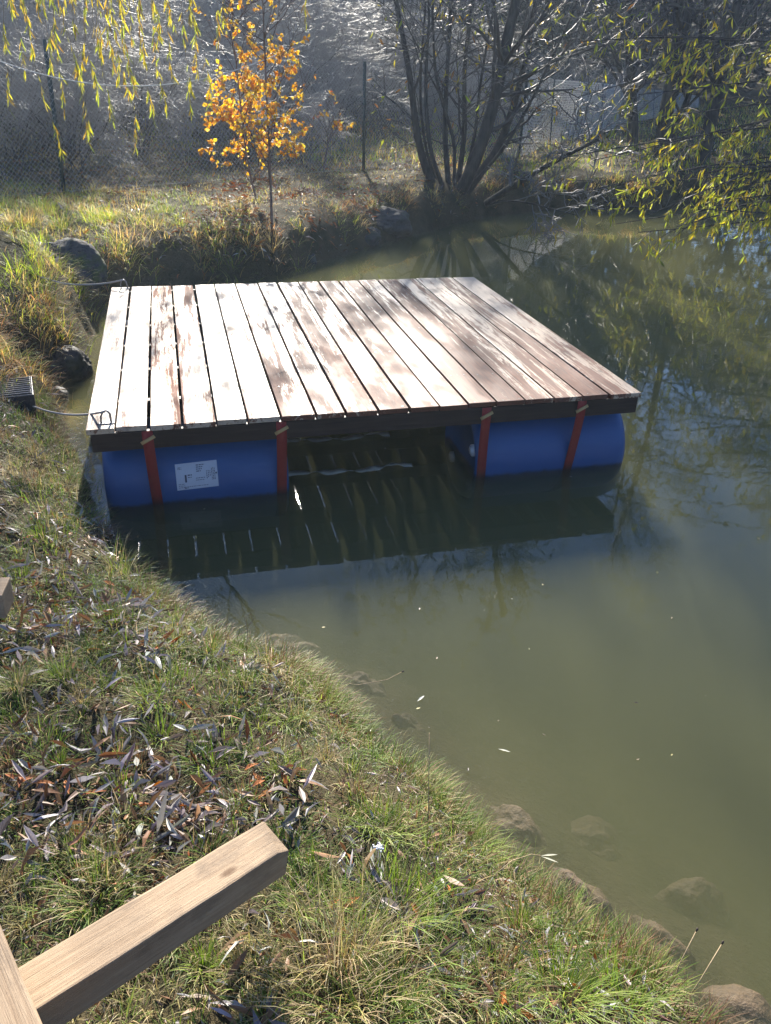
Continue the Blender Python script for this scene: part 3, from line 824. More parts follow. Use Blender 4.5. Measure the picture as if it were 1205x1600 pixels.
def tuft(c, n, spread, Lr, Wr, cols, lean=.55, curl=.35, dirs=None, r=rng):
    q = r.normal(size=(n, 2)) * spread
    P = np.stack([c[0] + q[:, 0], c[1] + q[:, 1], 0 * q[:, 0]], 1); P[:, 2] = height(P[:, 0], P[:, 1]) - .005
    az = np.arctan2(q[:, 1], q[:, 0]) + r.normal(0, .5, n)
    if dirs is not None: az = np.where(r.random(n) < .6, dirs + r.normal(0, .5, n), az)
    return blades(P, az, np.abs(r.normal(lean, .25, n)), r.uniform(*Lr, n), r.uniform(*Wr, n), pick(cols, n, r, .3), curl)
parts = [grass_zone(80000, (-2.0, 1.2, .25, 2.0), (.02, .055), (.0013, .003), .10, .75, .5, .02, 1.6),
         grass_zone(64000, (-2.7, .3, 1.7, 4.6), (.025, .075), (.0017, .0036), .06, .7, .5, .02, 1.6)]
# tufts: positions read off the bank, then random ones
G2 = [(.20, .29, .05), (.26, .34, .07), (.16, .23, .04), (.32, .37, .10)]; MIX = GREEN + STRAW[:2]; DRY = STRAW + [(.45, .37, .22), (.38, .30, .20)]; RUST = [(.24, .13, .07), (.32, .20, .11), (.18, .11, .06), (.40, .30, .16)]
def T(px, py, z=.4): return at(px, py, z)
for px, py, z, n, sp, L0, L1, cols in [(500, 1085, .14, 260, .028, .06, .13, G2), (330, 1180, .36, 160, .035, .05, .10, GREEN), (600, 1270, .32, 240, .045, .05, .11, G2), (180, 965, .35, 220, .05, .06, .12, MIX),
        (140, 1375, .42, 260, .035, .06, .12, MIX), (120, 1300, .42, 160, .03, .04, .08, DRY), (180, 850, .25, 160, .05, .08, .18, MIX), (230, 905, .15, 120, .04, .08, .17, MIX), (330, 985, .15, 160, .05, .06, .12, MIX),
        (430, 1040, .15, 220, .06, .06, .13, DRY + MIX), (680, 1240, .12, 160, .04, .05, .1, DRY), (540, 1440, .42, 200, .045, .08, .17, DRY), (620, 1400, .36, 260, .05, .07, .16, G2), (520, 1520, .44, 260, .05, .09, .2, DRY),
        (640, 1500, .36, 220, .05, .07, .15, MIX), (760, 1530, .30, 200, .05, .06, .13, GREEN), (880, 1560, .22, 200, .04, .08, .17, G2), (960, 1570, .15, 130, .035, .08, .16, G2), (590, 1570, .42, 200, .05, .06, .13, GREEN),
        (60, 790, .42, 220, .07, .06, .14, MIX), (30, 1080, .45, 140, .05, .05, .11, MIX), (480, 1370, .42, 200, .04, .05, .11, GREEN), (720, 1420, .28, 160, .05, .04, .09, GREEN), (830, 1480, .2, 120, .04, .05, .1, MIX), (450, 1290, .42, 120, .03, .04, .08, GREEN),
        (360, 1090, .34, 140, .06, .05, .1, MIX), (250, 1070, .38, 160, .06, .05, .1, GREEN), (420, 1190, .34, 140, .05, .05, .09, MIX), (750, 1290, .1, 90, .02, .07, .14, G2), (100, 700, .3, 160, .07, .08, .18, MIX), (50, 740, .38, 160, .07, .07, .15, MIX)]:
    c = T(px, py, z); parts.append(tuft(c, n, sp, (L0, L1), (.0016, .0034), cols))
for px, py, z, n in [(880, 1425, .08, 150), (930, 1450, .07, 150), (975, 1462, .06, 110), (820, 1395, .1, 120), (700, 1255, .1, 120), (650, 1215, .12, 110), (590, 1160, .12, 120), (470, 1065, .12, 120), (1010, 1520, .08, 110), (310, 960, .12, 110)]:
    parts.append(tuft(T(px, py, z), n, .028, (.03, .085), (.002, .005), RUST, 1.0, .7))
for _ in range(230):
    P, d = land_points(12, -2.4, 1.0, .3, 4.4, .03, 60)
    if len(P): parts.append(tuft(P[0], int(rng.integers(25, 90)), rng.uniform(.010, .035), (.035, .10), (.0016, .0036), [GREEN, G2, MIX, DRY, RUST][rng.integers(5)]))
# overhanging fringe along the near waterline
for k in range(230):
    i = rng.integers(2, 17); t = rng.random(); e = SHORE[i + 1] - SHORE[i]; nrm = np.array([e[1], -e[0]]) / np.hypot(*e)
    c = SHORE[i] + e * t
    if sdist(np.array([c[0] + nrm[0] * .05]), np.array([c[1] + nrm[1] * .05]))[0] > 0: nrm = -nrm
    c = c - nrm * rng.uniform(.01, .10)
    parts.append(tuft(c, int(rng.integers(15, 45)), .025, (.05, .13), (.0015, .0032), [MIX, GREEN, RUST, RUST, G2][rng.integers(5)], .8, .4, math.atan2(nrm[1], nrm[0])))
stuff('bank_grass', parts, M_GRASS, 'short green and straw coloured grass covering the near bank', 'grass')

parts = [grass_zone(52000, (-6.5, -1.5, 4.3, 10.0), (.04, .12), (.003, .006), -.12, .75, .5, .16), grass_zone(70000, (-9, 3.5, 8.2, 16), (.03, .085), (.004, .008), -.28, .9, .45, .24),
         grass_zone(50000, (-2, 22, 13, 34), (.08, .22), (.008, .018), .1, .55, .4, .2), grass_zone(24000, (-16, 2, 14, 26), (.08, .22), (.008, .016), .05, .55, .4, .0)]
for _ in range(90):
    P, d = land_points(10, -5.5, 1.5, 4.3, 9, .01, 60)
    if len(P): parts.append(tuft(P[0], int(rng.integers(40, 90)), rng.uniform(.04, .09), (.10, .26), (.003, .006), [MIX, G2, DRY][rng.integers(3)], .75, .4))
for k in range(100):
    i = rng.integers(16, 33); t = rng.random(); e = SHORE[i + 1] - SHORE[i]; nrm = np.array([e[1], -e[0]]) / np.hypot(*e)
    c = SHORE[i] + e * t
    if sdist(np.array([c[0] + nrm[0] * .05]), np.array([c[1] + nrm[1] * .05]))[0] > 0: nrm = -nrm
    c = c - nrm * rng.uniform(.10, .4)
    parts.append(tuft(c, int(rng.integers(30, 70)), .06, (.08, .20), (.003, .006), [MIX, DRY, RUST][rng.integers(3)], .8, .45, math.atan2(nrm[1], nrm[0])))
for q in parts: q[2][:] = np.clip(q[2] * np.array([2.0, 1.75, 1.4]), 0, .88)
stuff('rough_grass', parts, M_GRASSF, 'longer rough grass on the left and far banks up to the fence', 'grass')

# ------------------------------------------------------------------ fallen leaves
LAV = [(.36, .335, .325), (.29, .265, .26), (.45, .42, .40), (.21, .175, .155)]
BRN = [(.20, .11, .055), (.27, .15, .075), (.14, .08, .05), (.16, .10, .075)]
ORG = [(.42, .16, .04), (.38, .12, .03)]
def litter(n, box, Lr, dens=1.0, p=None, thr=-.05, raise_=.022):
    P, d = land_points(n, *box, .02)
    k = rng.random(len(P)) < np.clip((fbm(P[:, 0], P[:, 1], 2.6, 51) + .7 * fbm(P[:, 0], P[:, 1], 9, 55) - thr) * 5 * dens, .08, 1); P = P[k]; m = len(P)
    P[:, 2] += rng.uniform(.003, raise_, m)
    az = rng.uniform(0, 6.283, m); el = rng.normal(.1, .38, m)
    D = np.stack([np.cos(az) * np.cos(el), np.sin(az) * np.cos(el), np.sin(el)], 1)
    Nn = unit(np.array([[0, 0, 1.]]) + rng.normal(0, .6, (m, 3)))
    L = rng.uniform(*Lr, m); C = pick(LAV + BRN + ORG, m, rng, .3, p)
    return leaves(P, D, Nn, L, L * rng.uniform(.13, .26, m), C, rng.uniform(-.6, 1.1, (m, 1)), rng.uniform(-.5, 1.3, (m, 1)))
PR = [.14, .13, .11, .16, .13, .1, .09, .08, .03, .03]
parts = [litter(24000, (-2.1, 1.1, .25, 2.2), (.014, .050), 1.0, PR, .0), litter(15000, (-2.7, .2, 1.8, 4.6), (.018, .062), 1.0, PR, .0)]
for px, py, z, n, sp in [(300, 1240, .43, 50, .06), (90, 1250, .46, 50, .07), (160, 1120, .44, 50, .07), (50, 1010, .44, 50, .08), (230, 1000, .36, 40, .06), (430, 1240, .4, 40, .05), (60, 1120, .45, 26, .05), (270, 1245, .42, 34, .045), (190, 1190, .42, 36, .06), (130, 1060, .42, 26, .07), (190, 925, .36, 70, .07), (90, 945, .42, 60, .08), (60, 1200, .45, 40, .05), (240, 1190, .42, 40, .05), (330, 1130, .38, 40, .05), (100, 1300, .46, 34, .05), (210, 1290, .44, 34, .05), (60, 860, .4, 40, .08), (150, 830, .3, 40, .08), (560, 1330, .38, 30, .04), (660, 1450, .34, 34, .05), (390, 1160, .36, 30, .05), (280, 965, .28, 18, .04), (420, 1440, .45, 26, .05), (300, 1560, .47, 22, .07), (690, 1390, .3, 20, .04), (470, 1215, .32, 20, .05), (20, 1290, .46, 24, .05), (140, 900, .36, 30, .07), (400, 1560, .46, 16, .05)]:
    n = int(n * .62); c = T(px, py, z); q = rng.normal(size=(n, 2)) * sp * .8; P = np.stack([c[0] + q[:, 0], c[1] + q[:, 1], 0 * q[:, 0]], 1); P[:, 2] = height(P[:, 0], P[:, 1]) + rng.uniform(.008, .04, n)
    az = rng.uniform(0, 6.283, n); el = rng.normal(.15, .4, n); D = np.stack([np.cos(az) * np.cos(el), np.sin(az) * np.cos(el), np.sin(el)], 1)
    L = rng.uniform(.03, .075, n); parts.append(leaves(P, D, unit(np.array([[0, 0, 1.]]) + rng.normal(0, .5, (n, 3))), L, L * rng.uniform(.15, .25, n), pick(LAV + BRN[:2], n, rng, .25), rng.uniform(-.3, 1.1, (n, 1)), rng.uniform(-.4, 1.3, (n, 1))))
for px, py, n in [(30, 1215, 4), (395, 1180, 3), (440, 1165, 3), (120, 1225, 2), (390, 1210, 2), (150, 840, 2), (120, 960, 2), (560, 1365, 2), (60, 960, 2), (800, 1490, 2), (30, 800, 2)]:
    c = T(px, py, .42); q = rng.normal(size=(n, 2)) * .012; P = np.stack([c[0] + q[:, 0], c[1] + q[:, 1], 0 * q[:, 0]], 1); P[:, 2] = height(P[:, 0], P[:, 1]) + rng.uniform(.015, .03, n)
    az = rng.uniform(0, 6.283, n); D = np.stack([np.cos(az), np.sin(az), .15 + 0 * az], 1); parts.append(leaves(P, D, np.tile([[0, .2, 1.]], (n, 1)), rng.uniform(.035, .06, n), .014, pick(ORG, n), .3, .35))
parts += [litter(42000, (-2.1, 1.1, .25, 2.2), (.006, .022), 1.0, [.05, .06, .05, .2, .18, .14, .16, .13, .02, .01], -.25, .008), litter(26000, (-2.7, .2, 1.8, 4.6), (.008, .03), 1.0, [.05, .06, .05, .2, .18, .14, .16, .13, .02, .01], -.25, .008)]
stuff('fallen_leaves', parts, M_LITTER, 'curled grey and brown willow leaves littered over the near bank', 'fallen leaves')
parts = [litter(9000, (-6, 2, 6.2, 15), (.05, .1), 1.0, [.05, .05, .08, .08, .14, .2, .06, .06, .14, .14], -.1), litter(5000, (-2.2, -.2, 7.6, 11.5), (.05, .085), 1.0, [0, 0, .05, .05, .15, .2, .05, .05, .25, .2], -.1), litter(7000, (0, 16, 13, 26), (.08, .16), 1, [.15, .1, .15, .05, .15, .2, .05, .05, .05, .05], -.1)]
stuff('brown_leaves', parts, M_LITTER, 'brown and orange leaves scattered over the far bank below the birch saplings', 'fallen leaves')

# ------------------------------------------------------------------ trees
def grow(r, p, d, L, rad, lvl, out, prm):
    """recursive limbs -> list of (pts, radii, level)"""
    ns = prm['seg'][min(lvl, len(prm['seg']) - 1)]
    pts = [np.array(p, float)]; rads = [rad]; d = unit(np.array(d, float)); st = L / ns
    for k in range(ns):
        d = unit(d + r.normal(0, prm['wob'][min(lvl, len(prm['wob']) - 1)], 3) + np.array([0, 0, prm['up'][min(lvl, len(prm['up']) - 1)]]))
        pts.append(pts[-1] + d * st); rads.append(max(rad * (1 - .8 * (k + 1) / ns), prm['rmin']))
    pts = np.array(pts); rads = np.array(rads); out.append((pts, rads, lvl))
    if lvl + 1 >= prm['levels']: return
    nch = prm['kids'][lvl]
    for c in range(nch):
        t = r.uniform(prm['from'][lvl], 1.0); k = min(int(t * ns), ns - 1); f = t * ns - k
        q = pts[k] * (1 - f) + pts[k + 1] * f; base = unit(pts[k + 1] - pts[k])
        side = unit(np.cross(base, r.normal(size=3))); an = r.uniform(*prm['ang'][lvl])
        dd_ = base * math.cos(an) + side * math.sin(an)
        grow(r, q, dd_, L * r.uniform(*prm['len'][lvl]) * (1.15 - .5 * t), (rads[k] * (1 - f) + rads[k + 1] * f) * .62, lvl + 1, out, prm)
def limb_mesh(name, limbs, cols=None, sides=(8, 6, 4, 3, 3)):
    Vs, Fs, Cs, off = [], [], [], 0
    lv = sorted(set(l[2] for l in limbs))
    for l in lv:
        P = [a for a, b, c in limbs if c == l]; Q = [b for a, b, c in limbs if c == l]
        V_, F_ = tubes(P, Q, sides[min(l, len(sides) - 1)]); Vs.append(V_); Fs.append(F_ + off); off += len(V_)
        if cols is not None: Cs.append(np.tile(np.array([cols[min(l, len(cols) - 1)]]), (len(V_), 1)) * rng.uniform(.8, 1.2, (len(V_), 1)))
    return raw_mesh(name, np.concatenate(Vs), [np.concatenate(Fs)], np.concatenate(Cs) if Cs else None, None, True)
def twig_leaves(limbs, lvls, per, L, asp, cols, r, droop=.35, hang=.7, p=None, frac=1.0, from_=.2):
    P, D = [], []
    for pts, rd, l in limbs:
        if l not in lvls or r.random() > frac: continue
        for _ in range(per):
            t = r.uniform(from_, 1) * (len(pts) - 1); k = min(int(t), len(pts) - 2); f = t - k
            P.append(pts[k] * (1 - f) + pts[k + 1] * f); D.append(unit(pts[k + 1] - pts[k]) * .5 + r.normal(0, .55, 3) + np.array([0, 0, -hang]))
    P, D = np.array(P), np.array(D); n = len(P)
    Ls = r.uniform(L * .6, L * 1.15, n)
    return leaves(P, D, rvec(n, r), Ls, Ls * asp * r.uniform(.75, 1.25, n), pick(cols, n, r, .3, p), .2, droop)
def copy_thing(o, loc, rz, sc):
    c = o.copy(); COL.objects.link(c); c.location = tuple(float(q) for q in loc); c.rotation_euler = (0, 0, rz); c.scale = (sc, sc, sc)
    for ch in o.children:
        k = ch.copy(); COL.objects.link(k); k.parent = c
    return c

TW = [(.05, .045, .04), (.06, .052, .045), (.085, .075, .065), (.13, .12, .105), (.17, .155, .135)]
PT = dict(levels=5, seg=[9, 7, 6, 5, 4], wob=[.07, .13, .18, .2, .25], up=[.04, .05, .03, .0, -.03], rmin=.008, kids=[11, 7, 6, 5], ang=[(.5, 1.0), (.4, .9), (.4, .9), (.4, 1.0)], len=[(.4, .6), (.4, .6), (.4, .65), (.4, .7)])
PT['from'] = [.22, .25, .2, .15]
PS = dict(levels=4, seg=[7, 6, 5, 4], wob=[.14, .18, .22, .25], up=[.02, -.02, -.05, -.06], rmin=.0035, kids=[9, 7, 5], ang=[(.4, 1.0), (.5, 1.1), (.4, 1.1)], len=[(.4, .7), (.4, .7), (.4, .7)])
PS['from'] = [.2, .15, .1]
def tall_tree(seed, h, loc, rz, sc, label, group):
    r = np.random.default_rng(seed); L = []
    grow(r, (0, 0, -.1), (r.normal(0, .06), r.normal(0, .06), 1), h, h * .014, 0, L, PT)
    t = thing('bare_tree', label, 'tree', loc, group, rz); t.scale = (sc,) * 3
    link('trunk', limb_mesh('trunk', [l for l in L if l[2] == 0]), M_BARK, t)
    link('branches', limb_mesh('branches', [l for l in L if l[2] > 0], TW), M_TWIG, t)
    return t
LB_T = 'tall leafless tree standing in the wood behind the fence'; GR_T = 'bare trees in the wood behind the fence'
protos = [tall_tree(101 + k, [10.5, 9.5, 11.0][k], [(5.0, 27.0), (8.2, 33.0), (1.2, 23.5)][k] + (.4,), 0, 1, LB_T, GR_T) for k in range(3)]
for k, (x, y, rz, sc) in enumerate([(5.6, 30, 1, 1.0), (9.0, 38, 2.2, 1.1), (13.4, 24, 4, .85), (-.4, 26, 3, .78), (2.6, 28.5, 5, 1.05), (6.5, 34, .5, 1.1), (15, 30, 1.8, 1.1), (-3.2, 27, 2.6, .72), (-6.5, 25, .8, .8), (-9.5, 23, 1.9, .82), (14.5, 26, 3.3, 1.0), (-12.5, 27, 3.9, .9), (3.4, 25, 5.2, 1.0), (11.0, 40, 2.9, 1.2)]):
    copy_thing(protos[k % 3], (x, y, gz(x, y)), rz, sc)
# shrubs of the thicket
LB_S = 'leafless grey shrub with arching twigs in the thicket behind the wire fence'; GR_S = 'bare shrubs in the thicket behind the fence'
def shrub(seed, loc, rz):
    r = np.random.default_rng(seed); L = []
    for k in range(7): grow(r, r.normal(0, .12, 3) * np.array([1, 1, 0]), (r.normal(0, .4), r.normal(0, .4), 1), r.uniform(2.0, 3.2), .016, 0, L, PS)
    t = thing('bare_shrub', LB_S, 'shrub', loc, GR_S, rz)
    link('stems', limb_mesh('stems', [l for l in L if l[2] == 0]), M_BARK, t)
    link('twigs', limb_mesh('twigs', [l for l in L if l[2] > 0], [(.10, .09, .08), (.22, .20, .18), (.38, .36, .33)], (5, 4, 3, 3)), M_TWIG, t)
    return t
spro = [shrub(201 + k, [(-7.0, 16.2, .5), (-3.3, 18.6, .5), (-.4, 20.4, .5), (-9.8, 15.4, .5)][k], k) for k in range(4)]
srng = np.random.default_rng(9); cnt = 0
def fence_y(x): return np.interp(x, [-9, -3.6, -.53, 2.2, 14], [3.8, 9.04, 13.31, 15.6, 36])
while cnt < 80:
    x = srng.uniform(-12, 9); y = srng.uniform(10, 25)
    if y < fence_y(x) + .8 or abs(x) > .62 * y + 1 or (x > 1.6 and y < 21): continue
    copy_thing(spro[cnt % 4], (x, y, gz(x, y)), srng.uniform(0, 6.28), min(1.0, .30 + .068 * (y - fence_y(x))) * srng.uniform(.85, 1.1)); cnt += 1
# evergreen wood closing the view behind the bare trees
r = np.random.default_rng(77); n = 120000
x = r.uniform(-34, 36, n); dpt = r.beta(1.2, 2, n); y = 25 + 12 * dpt + np.clip((x - 3) * 2.2, 0, 15)
top = 5.0 + 3.4 * vnoise(x, y * 0, .33, 3) + 1.6 * vnoise(x, y, 1.1, 4) + np.clip((x - 1) * .3, 0, 3.0)
top = np.where(x < 4, np.minimum(top, (y - 16) * .37), top)
z = height(x, y) + top * r.random(n) ** .8
k = vnoise(x * 1.0, z * 1.3 + y * .5, .9, 6) > .26; P = np.stack([x, y, z], 1)[k]; n = len(P)
D = rvec(n, r) + np.array([0, 0, -.3]); L = r.uniform(.22, .5, n)
stuff('woodland', [leaves(P, D, rvec(n, r), L, L * .5, pick([(.022, .034, .02), (.034, .042, .026), (.045, .042, .03), (.028, .038, .03)], n, r, .4), .2, .3)], M_NEEDLE, 'dark distant wood closing the view behind the bare trees', 'wood')
# conifers at left, their tips left rough
def conifer(loc, h, wid, seed, label, cols):
    r = np.random.default_rng(seed); t = thing('conifer', label, 'tree', loc)
    mb = MB(); mb.tube([(0, 0, -.1), (.02, 0, h * .5), (0, 0, h)], [h * .02, h * .012, .01], 8); mb.build('trunk', M_BARK, t)
    P, D = [], []
    for k in range(int(h * 42)):
        zz = h * (.06 + .94 * r.random() ** 1.25); a_ = r.uniform(0, 6.283); L = wid * (1 - zz / h) ** .8 * r.uniform(.6, 1.1) + .1
        m = int(9 + 16 * L); s = np.linspace(.1, 1, m) * L
        B = np.stack([np.cos(a_) * s, np.sin(a_) * s, zz + .15 * s - .22 * s * s], 1) + r.normal(0, .05, (m, 3))
        P.append(B); D.append(np.tile([[math.cos(a_), math.sin(a_), -.25]], (m, 1)) + r.normal(0, .5, (m, 3)))
    P, D = np.concatenate(P), np.concatenate(D); n = len(P); L = r.uniform(.09, .2, n)
    V_, F_, C = leaves(P, D, rvec(n, r), L, L * .38, pick(cols, n, r, .35), .15, .3)
    link('crown', raw_mesh('crown', V_, F_, C), M_NEEDLE, t)
EV = [(.035, .06, .03), (.05, .075, .035), (.03, .05, .035)]
conifer((-6.3, 11.9, .5), 3.1, .95, 1, 'green conifer at the left edge behind the leaning fence post', [(.06, .10, .045), (.075, .12, .06)])
conifer((-8.6, 22.5, .6), 4.2, 1.9, 2, 'dark conifer behind the fence, left of the birch saplings', EV)
conifer((-4.4, 23.5, .6), 4.3, 1.9, 3, 'dark conifer behind the fence, directly beyond the birch saplings', EV)
conifer((.2, 24.0, .6), 4.4, 2.0, 4, 'dark conifer behind the willow clump', EV)
conifer((-12.6, 23.0, .6), 4.4, 2.0, 5, 'dark conifer far left behind the green conifer', EV)

# ------------------------------------------------------------------ willow clump on the far bank
def path(pxs, Y, n=10):
    P = np.array([aty(px, py, Y + dy) for px, py, dy in pxs]); t = np.linspace(0, len(P) - 1, n)
    return np.stack([np.interp(t, np.arange(len(P)), P[:, k]) for k in range(3)], 1)
def smooth(P, it=2):
    for _ in range(it): Q = P.copy(); Q[1:-1] = .25 * P[:-2] + .5 * P[1:-1] + .25 * P[2:]; P = Q
    return P
def tree_from(name, label, cat, stems, seed, kids, kid_len, prm, leaf=None, bark=None, base=None, group=None, twcol=TW, low=.22, zthin=None, high=None):
    """stems: list of (points, r0, r1); grows side limbs on them"""
    r = np.random.default_rng(seed); base = np.array(base if base is not None else stems[0][0][0])
    t = thing(name, label, cat, base, group)
    tr = [(smooth(P) - base, np.linspace(r0, r1, len(P)), 0) for P, r0, r1 in stems]
    L = []
    for P, Q, _ in tr:
        ln = np.linalg.norm(P[-1] - P[0])
        for c in range(int(kids * max(ln, 1))):
            tt = r.uniform(low, 1) * (len(P) - 1); k = min(int(tt), len(P) - 2); q = P[k] + (P[k + 1] - P[k]) * (tt - k); b = unit(P[k + 1] - P[k])
            s = unit(np.cross(b, r.normal(size=3))); an = r.uniform(.5, 1.2)
            hi = high is not None and q[2] + base[2] > 2.9       # stouter boughs high in the crown
            if high is not None and not hi and r.random() < .35: continue
            grow(r, q, b * math.cos(an) + s * math.sin(an), r.uniform(*kid_len) * (1 if hi or high is None else .8), max(.009 if hi else .006, Q[k] * .42), 1, L, high if hi else prm)
    link('trunk', limb_mesh('trunk', tr, None, (10,)), bark or M_BARK, t)
    if L: link('branches', limb_mesh('branches', L, twcol), M_TWIG, t)
    if leaf:
        if zthin: L = [l for l in L if l[0][-1, 2] + base[2] < zthin or r.random() < .14]
        V_, F_, C = twig_leaves(L, r=r, **leaf); link('foliage', raw_mesh('foliage', V_, F_, C), M_LEAF, t)
    return t
PW_ = dict(levels=4, seg=[6, 6, 5, 4], wob=[.12, .16, .2, .24], up=[.03, .02, .0, -.03], rmin=.0055, kids=[0, 5, 4], ang=[(.4, .9), (.4, 1.0), (.4, 1.0)], len=[(.4, .6), (.4, .6), (.4, .7)])
PW_['from'] = [.2, .2, .1]
PWC = dict(PW_, rmin=.011, kids=[0, 5, 3])
YG = [(.34, .35, .06), (.46, .41, .07), (.25, .29, .06), (.50, .40, .08)]
wb = aty(705, 318, 12.4); wb[2] = gz(wb[0], wb[1]) - .1
def ws(pxs, r0, r1, up):
    P = path(pxs, 12.4, 12); P = np.concatenate([wb[None] + np.array([[P[0, 0] - wb[0], 0, 0]]) * .6, P])
    e = unit(P[-1] - P[-4]); ext = [P[-1] + e * up * (k + 1) / 5 + np.array([.06 * math.sin(k * 2), .08 * k, .02 * k]) for k in range(5)]
    return (np.concatenate([P, ext]), r0, r1)
tree_from('willow_clump', 'multi stemmed bare willow clump leaning over the water on the far bank', 'tree', [
    ws([(672, 285, 0), (652, 220, .1), (640, 110, .1), (618, 0, .2)], .065, .015, .8),
    ws([(700, 280, .2), (694, 200, .3), (700, 90, .3), (706, 0, .4)], .045, .012, 1.4),
    ws([(728, 290, -.1), (758, 210, -.1), (778, 140, 0), (792, 60, .1), (812, -20, .2)], .095, .055, 5.6),
    ws([(742, 280, .1), (775, 240, .2), (800, 180, .2), (822, 90, .3), (840, 0, .4)], .07, .015, 4.4),
    ws([(690, 285, -.2), (672, 240, -.2), (664, 150, -.1), (668, 60, 0)], .038, .012, .7),
    ws([(682, 288, .3), (664, 230, .3), (655, 150, .3), (662, 40, .4)], .026, .008, .5),
    ws([(710, 290, .1), (712, 220, .2), (680, 130, .2), (676, 20, .2)], .03, .008, .6),
    ws([(722, 288, .2), (742, 220, .2), (750, 130, .3), (770, 20, .4)], .028, .008, 1.4),
    ws([(736, 292, 0), (790, 230, -.1), (830, 160, -.2), (872, 70, -.2)], .03, .008, 1.2),
    ws([(716, 285, .3), (728, 200, .4), (724, 110, .5), (738, 0, .6)], .045, .012, 4.8)], 31, 4.4, (.8, 2.3), dict(PW_, rmin=.0035),
    dict(lvls=(2, 3), per=1, L=.11, asp=.24, cols=YG + [(.30, .16, .05)], frac=.26), base=wb, high=PWC)
lowb = [np.array([aty(*p) for p in ((760, 318, 12.3), (800, 290, 12.0), (845, 262, 11.7), (890, 240, 11.4), (935, 218, 11.1))]), np.array([aty(*p) for p in ((762, 320, 12.3), (785, 306, 12.0), (810, 318, 11.8), (835, 312, 11.6), (860, 330, 11.4), (900, 336, 11.0))])]
tree_from('fallen_limb', 'low dead willow limb with tangled twigs reaching right over the far waterline', 'branch', [(lowb[0], .05, .018), (lowb[1], .018, .004)], 33, 7, (.4, 1.0), PW_, dict(lvls=(3,), per=1, L=.11, asp=.24, cols=YG, frac=.10), base=lowb[0][0], twcol=[(.2, .19, .18)] * 5)
# tree trunks beyond, on the right
for k, (lab, ps, Y, r0) in enumerate([('straight dark trunk standing left of the paired trunks at the right of the far bank', [(990, 225, 0), (986, 120, 0), (982, 0, 0)], 18.5, .13), ('dark trunk leaning right in front of the far sloping fence', [(1036, 228, 0), (1042, 160, 0), (1062, 80, 0), (1078, 0, 0)], 17.0, .16),
        ('dark leaning trunk nearest the right edge on the far bank', [(1098, 245, 0), (1115, 170, 0), (1138, 70, 0), (1155, -10, 0)], 16.2, .14), ('slim dark trunk forking beside the leaning trunk by the far fence', [(1038, 228, .1), (1068, 175, .1), (1090, 110, .1), (1100, 0, .1)], 17.0, .07)]):
    P = path(ps, Y, 10); b0 = P[0].copy(); b0[2] = gz(b0[0], b0[1]) - .15
    e = unit(P[-1] - P[0]); P = np.concatenate([b0[None], P, [P[-1] + e * j * .9 + np.array([.05 * j, .05 * j * j, .1 * j]) for j in range(1, 7)]])
    tree_from('bare_tree', lab, 'tree', [(P, r0, .03)], 41 + k, 3.4, (.8, 2.4), PW_, dict(lvls=(2, 3), per=1, L=.13, asp=.25, cols=YG + [(.3, .2, .06)], frac=.14), base=b0)

# overhanging willow from the right bank (its trunk stands outside the frame)
wbR = np.array([7.6, 10.6, gz(11.9, 10.6)]); wbR = np.array([11.9, 11.2, gz(11.9, 11.2)])
def limbR(px, py, Y, z0, lift=.6):
    e = aty(px, py, Y); s = np.array([wbR[0] - .1, wbR[1], z0]); t = np.linspace(0, 1, 14)[:, None]
    P = s * (1 - t) + e * t; P[:, 2] += (lift * 4 * t * (1 - t))[:, 0]; q = np.random.default_rng(int(px)); P += np.stack([q.uniform(.04, .16) * np.sin(q.uniform(0, 6) + t[:, 0] * q.uniform(5, 13)) * np.sin(t[:, 0] * 3.1416) + q.normal(0, .02, 14) for _ in range(3)], 1)
    return P
trunkR = np.array([wbR + np.array([0, 0, -.2]), wbR + np.array([-.05, 0, 1.2]), wbR + np.array([-.25, -.05, 2.6]), wbR + np.array([-.5, -.1, 4.2]), wbR + np.array([-.6, -.1, 6.0])])
stR = [(trunkR, .22, .08)] + [(limbR(a[0], a[1], a[2], a[3] + .5 * math.sin(a[0] * 1.7), a[4] + .35 * math.sin(a[0] * 2.9)), .028, .004) for a in [(870, 242, 9.6, 2.0, .15), (905, 60, 9.6, 2.6, .4), (965, -60, 9.4, 3.2, .5), (1000, 150, 9.0, 2.2, .35), (945, 318, 9.8, 1.4, .35), (1010, 335, 9.2, 1.4, .4), (1100, 265, 8.7, 1.5, .4), (1140, 110, 8.3, 2.2, .5), (1060, -20, 9.0, 3.0, .5), (1165, 285, 9.4, 1.2, .35), (900, 150, 10.2, 2.4, .3), (1040, 230, 10.0, 1.6, .35), (1090, 60, 9.8, 2.4, .4), (980, 260, 10.2, 1.5, .3), (1060, 310, 10.2, 1.1, .3), (1150, 200, 10.0, 1.6, .35), (1180, 40, 8.8, 2.4, .4), (930, 250, 9.2, 1.5, .3), (1000, 290, 9.8, 1.2, .3), (900, 300, 10.2, 1.2, .2), (960, 345, 10.4, 1.0, .2), (1000, 365, 9.2, .9, .2), (1060, 350, 9.0, 1.0, .2), (1100, 330, 8.8, 1.0, .25), (1080, 330, 9.6, 1.0, .3), (960, 190, 9.9, 1.8, .3), (900, 20, 10.0, 2.6, .4), (1130, 310, 9.0, 1.1, .3), (1200, 240, 8.6, 1.4, .3), (1020, 60, 8.8, 2.4, .4)]]
tR = thing('overhanging_willow', 'willow hanging yellow green leafy branches over the water from the right', 'tree', wbR)
rR = np.random.default_rng(61); tw = []
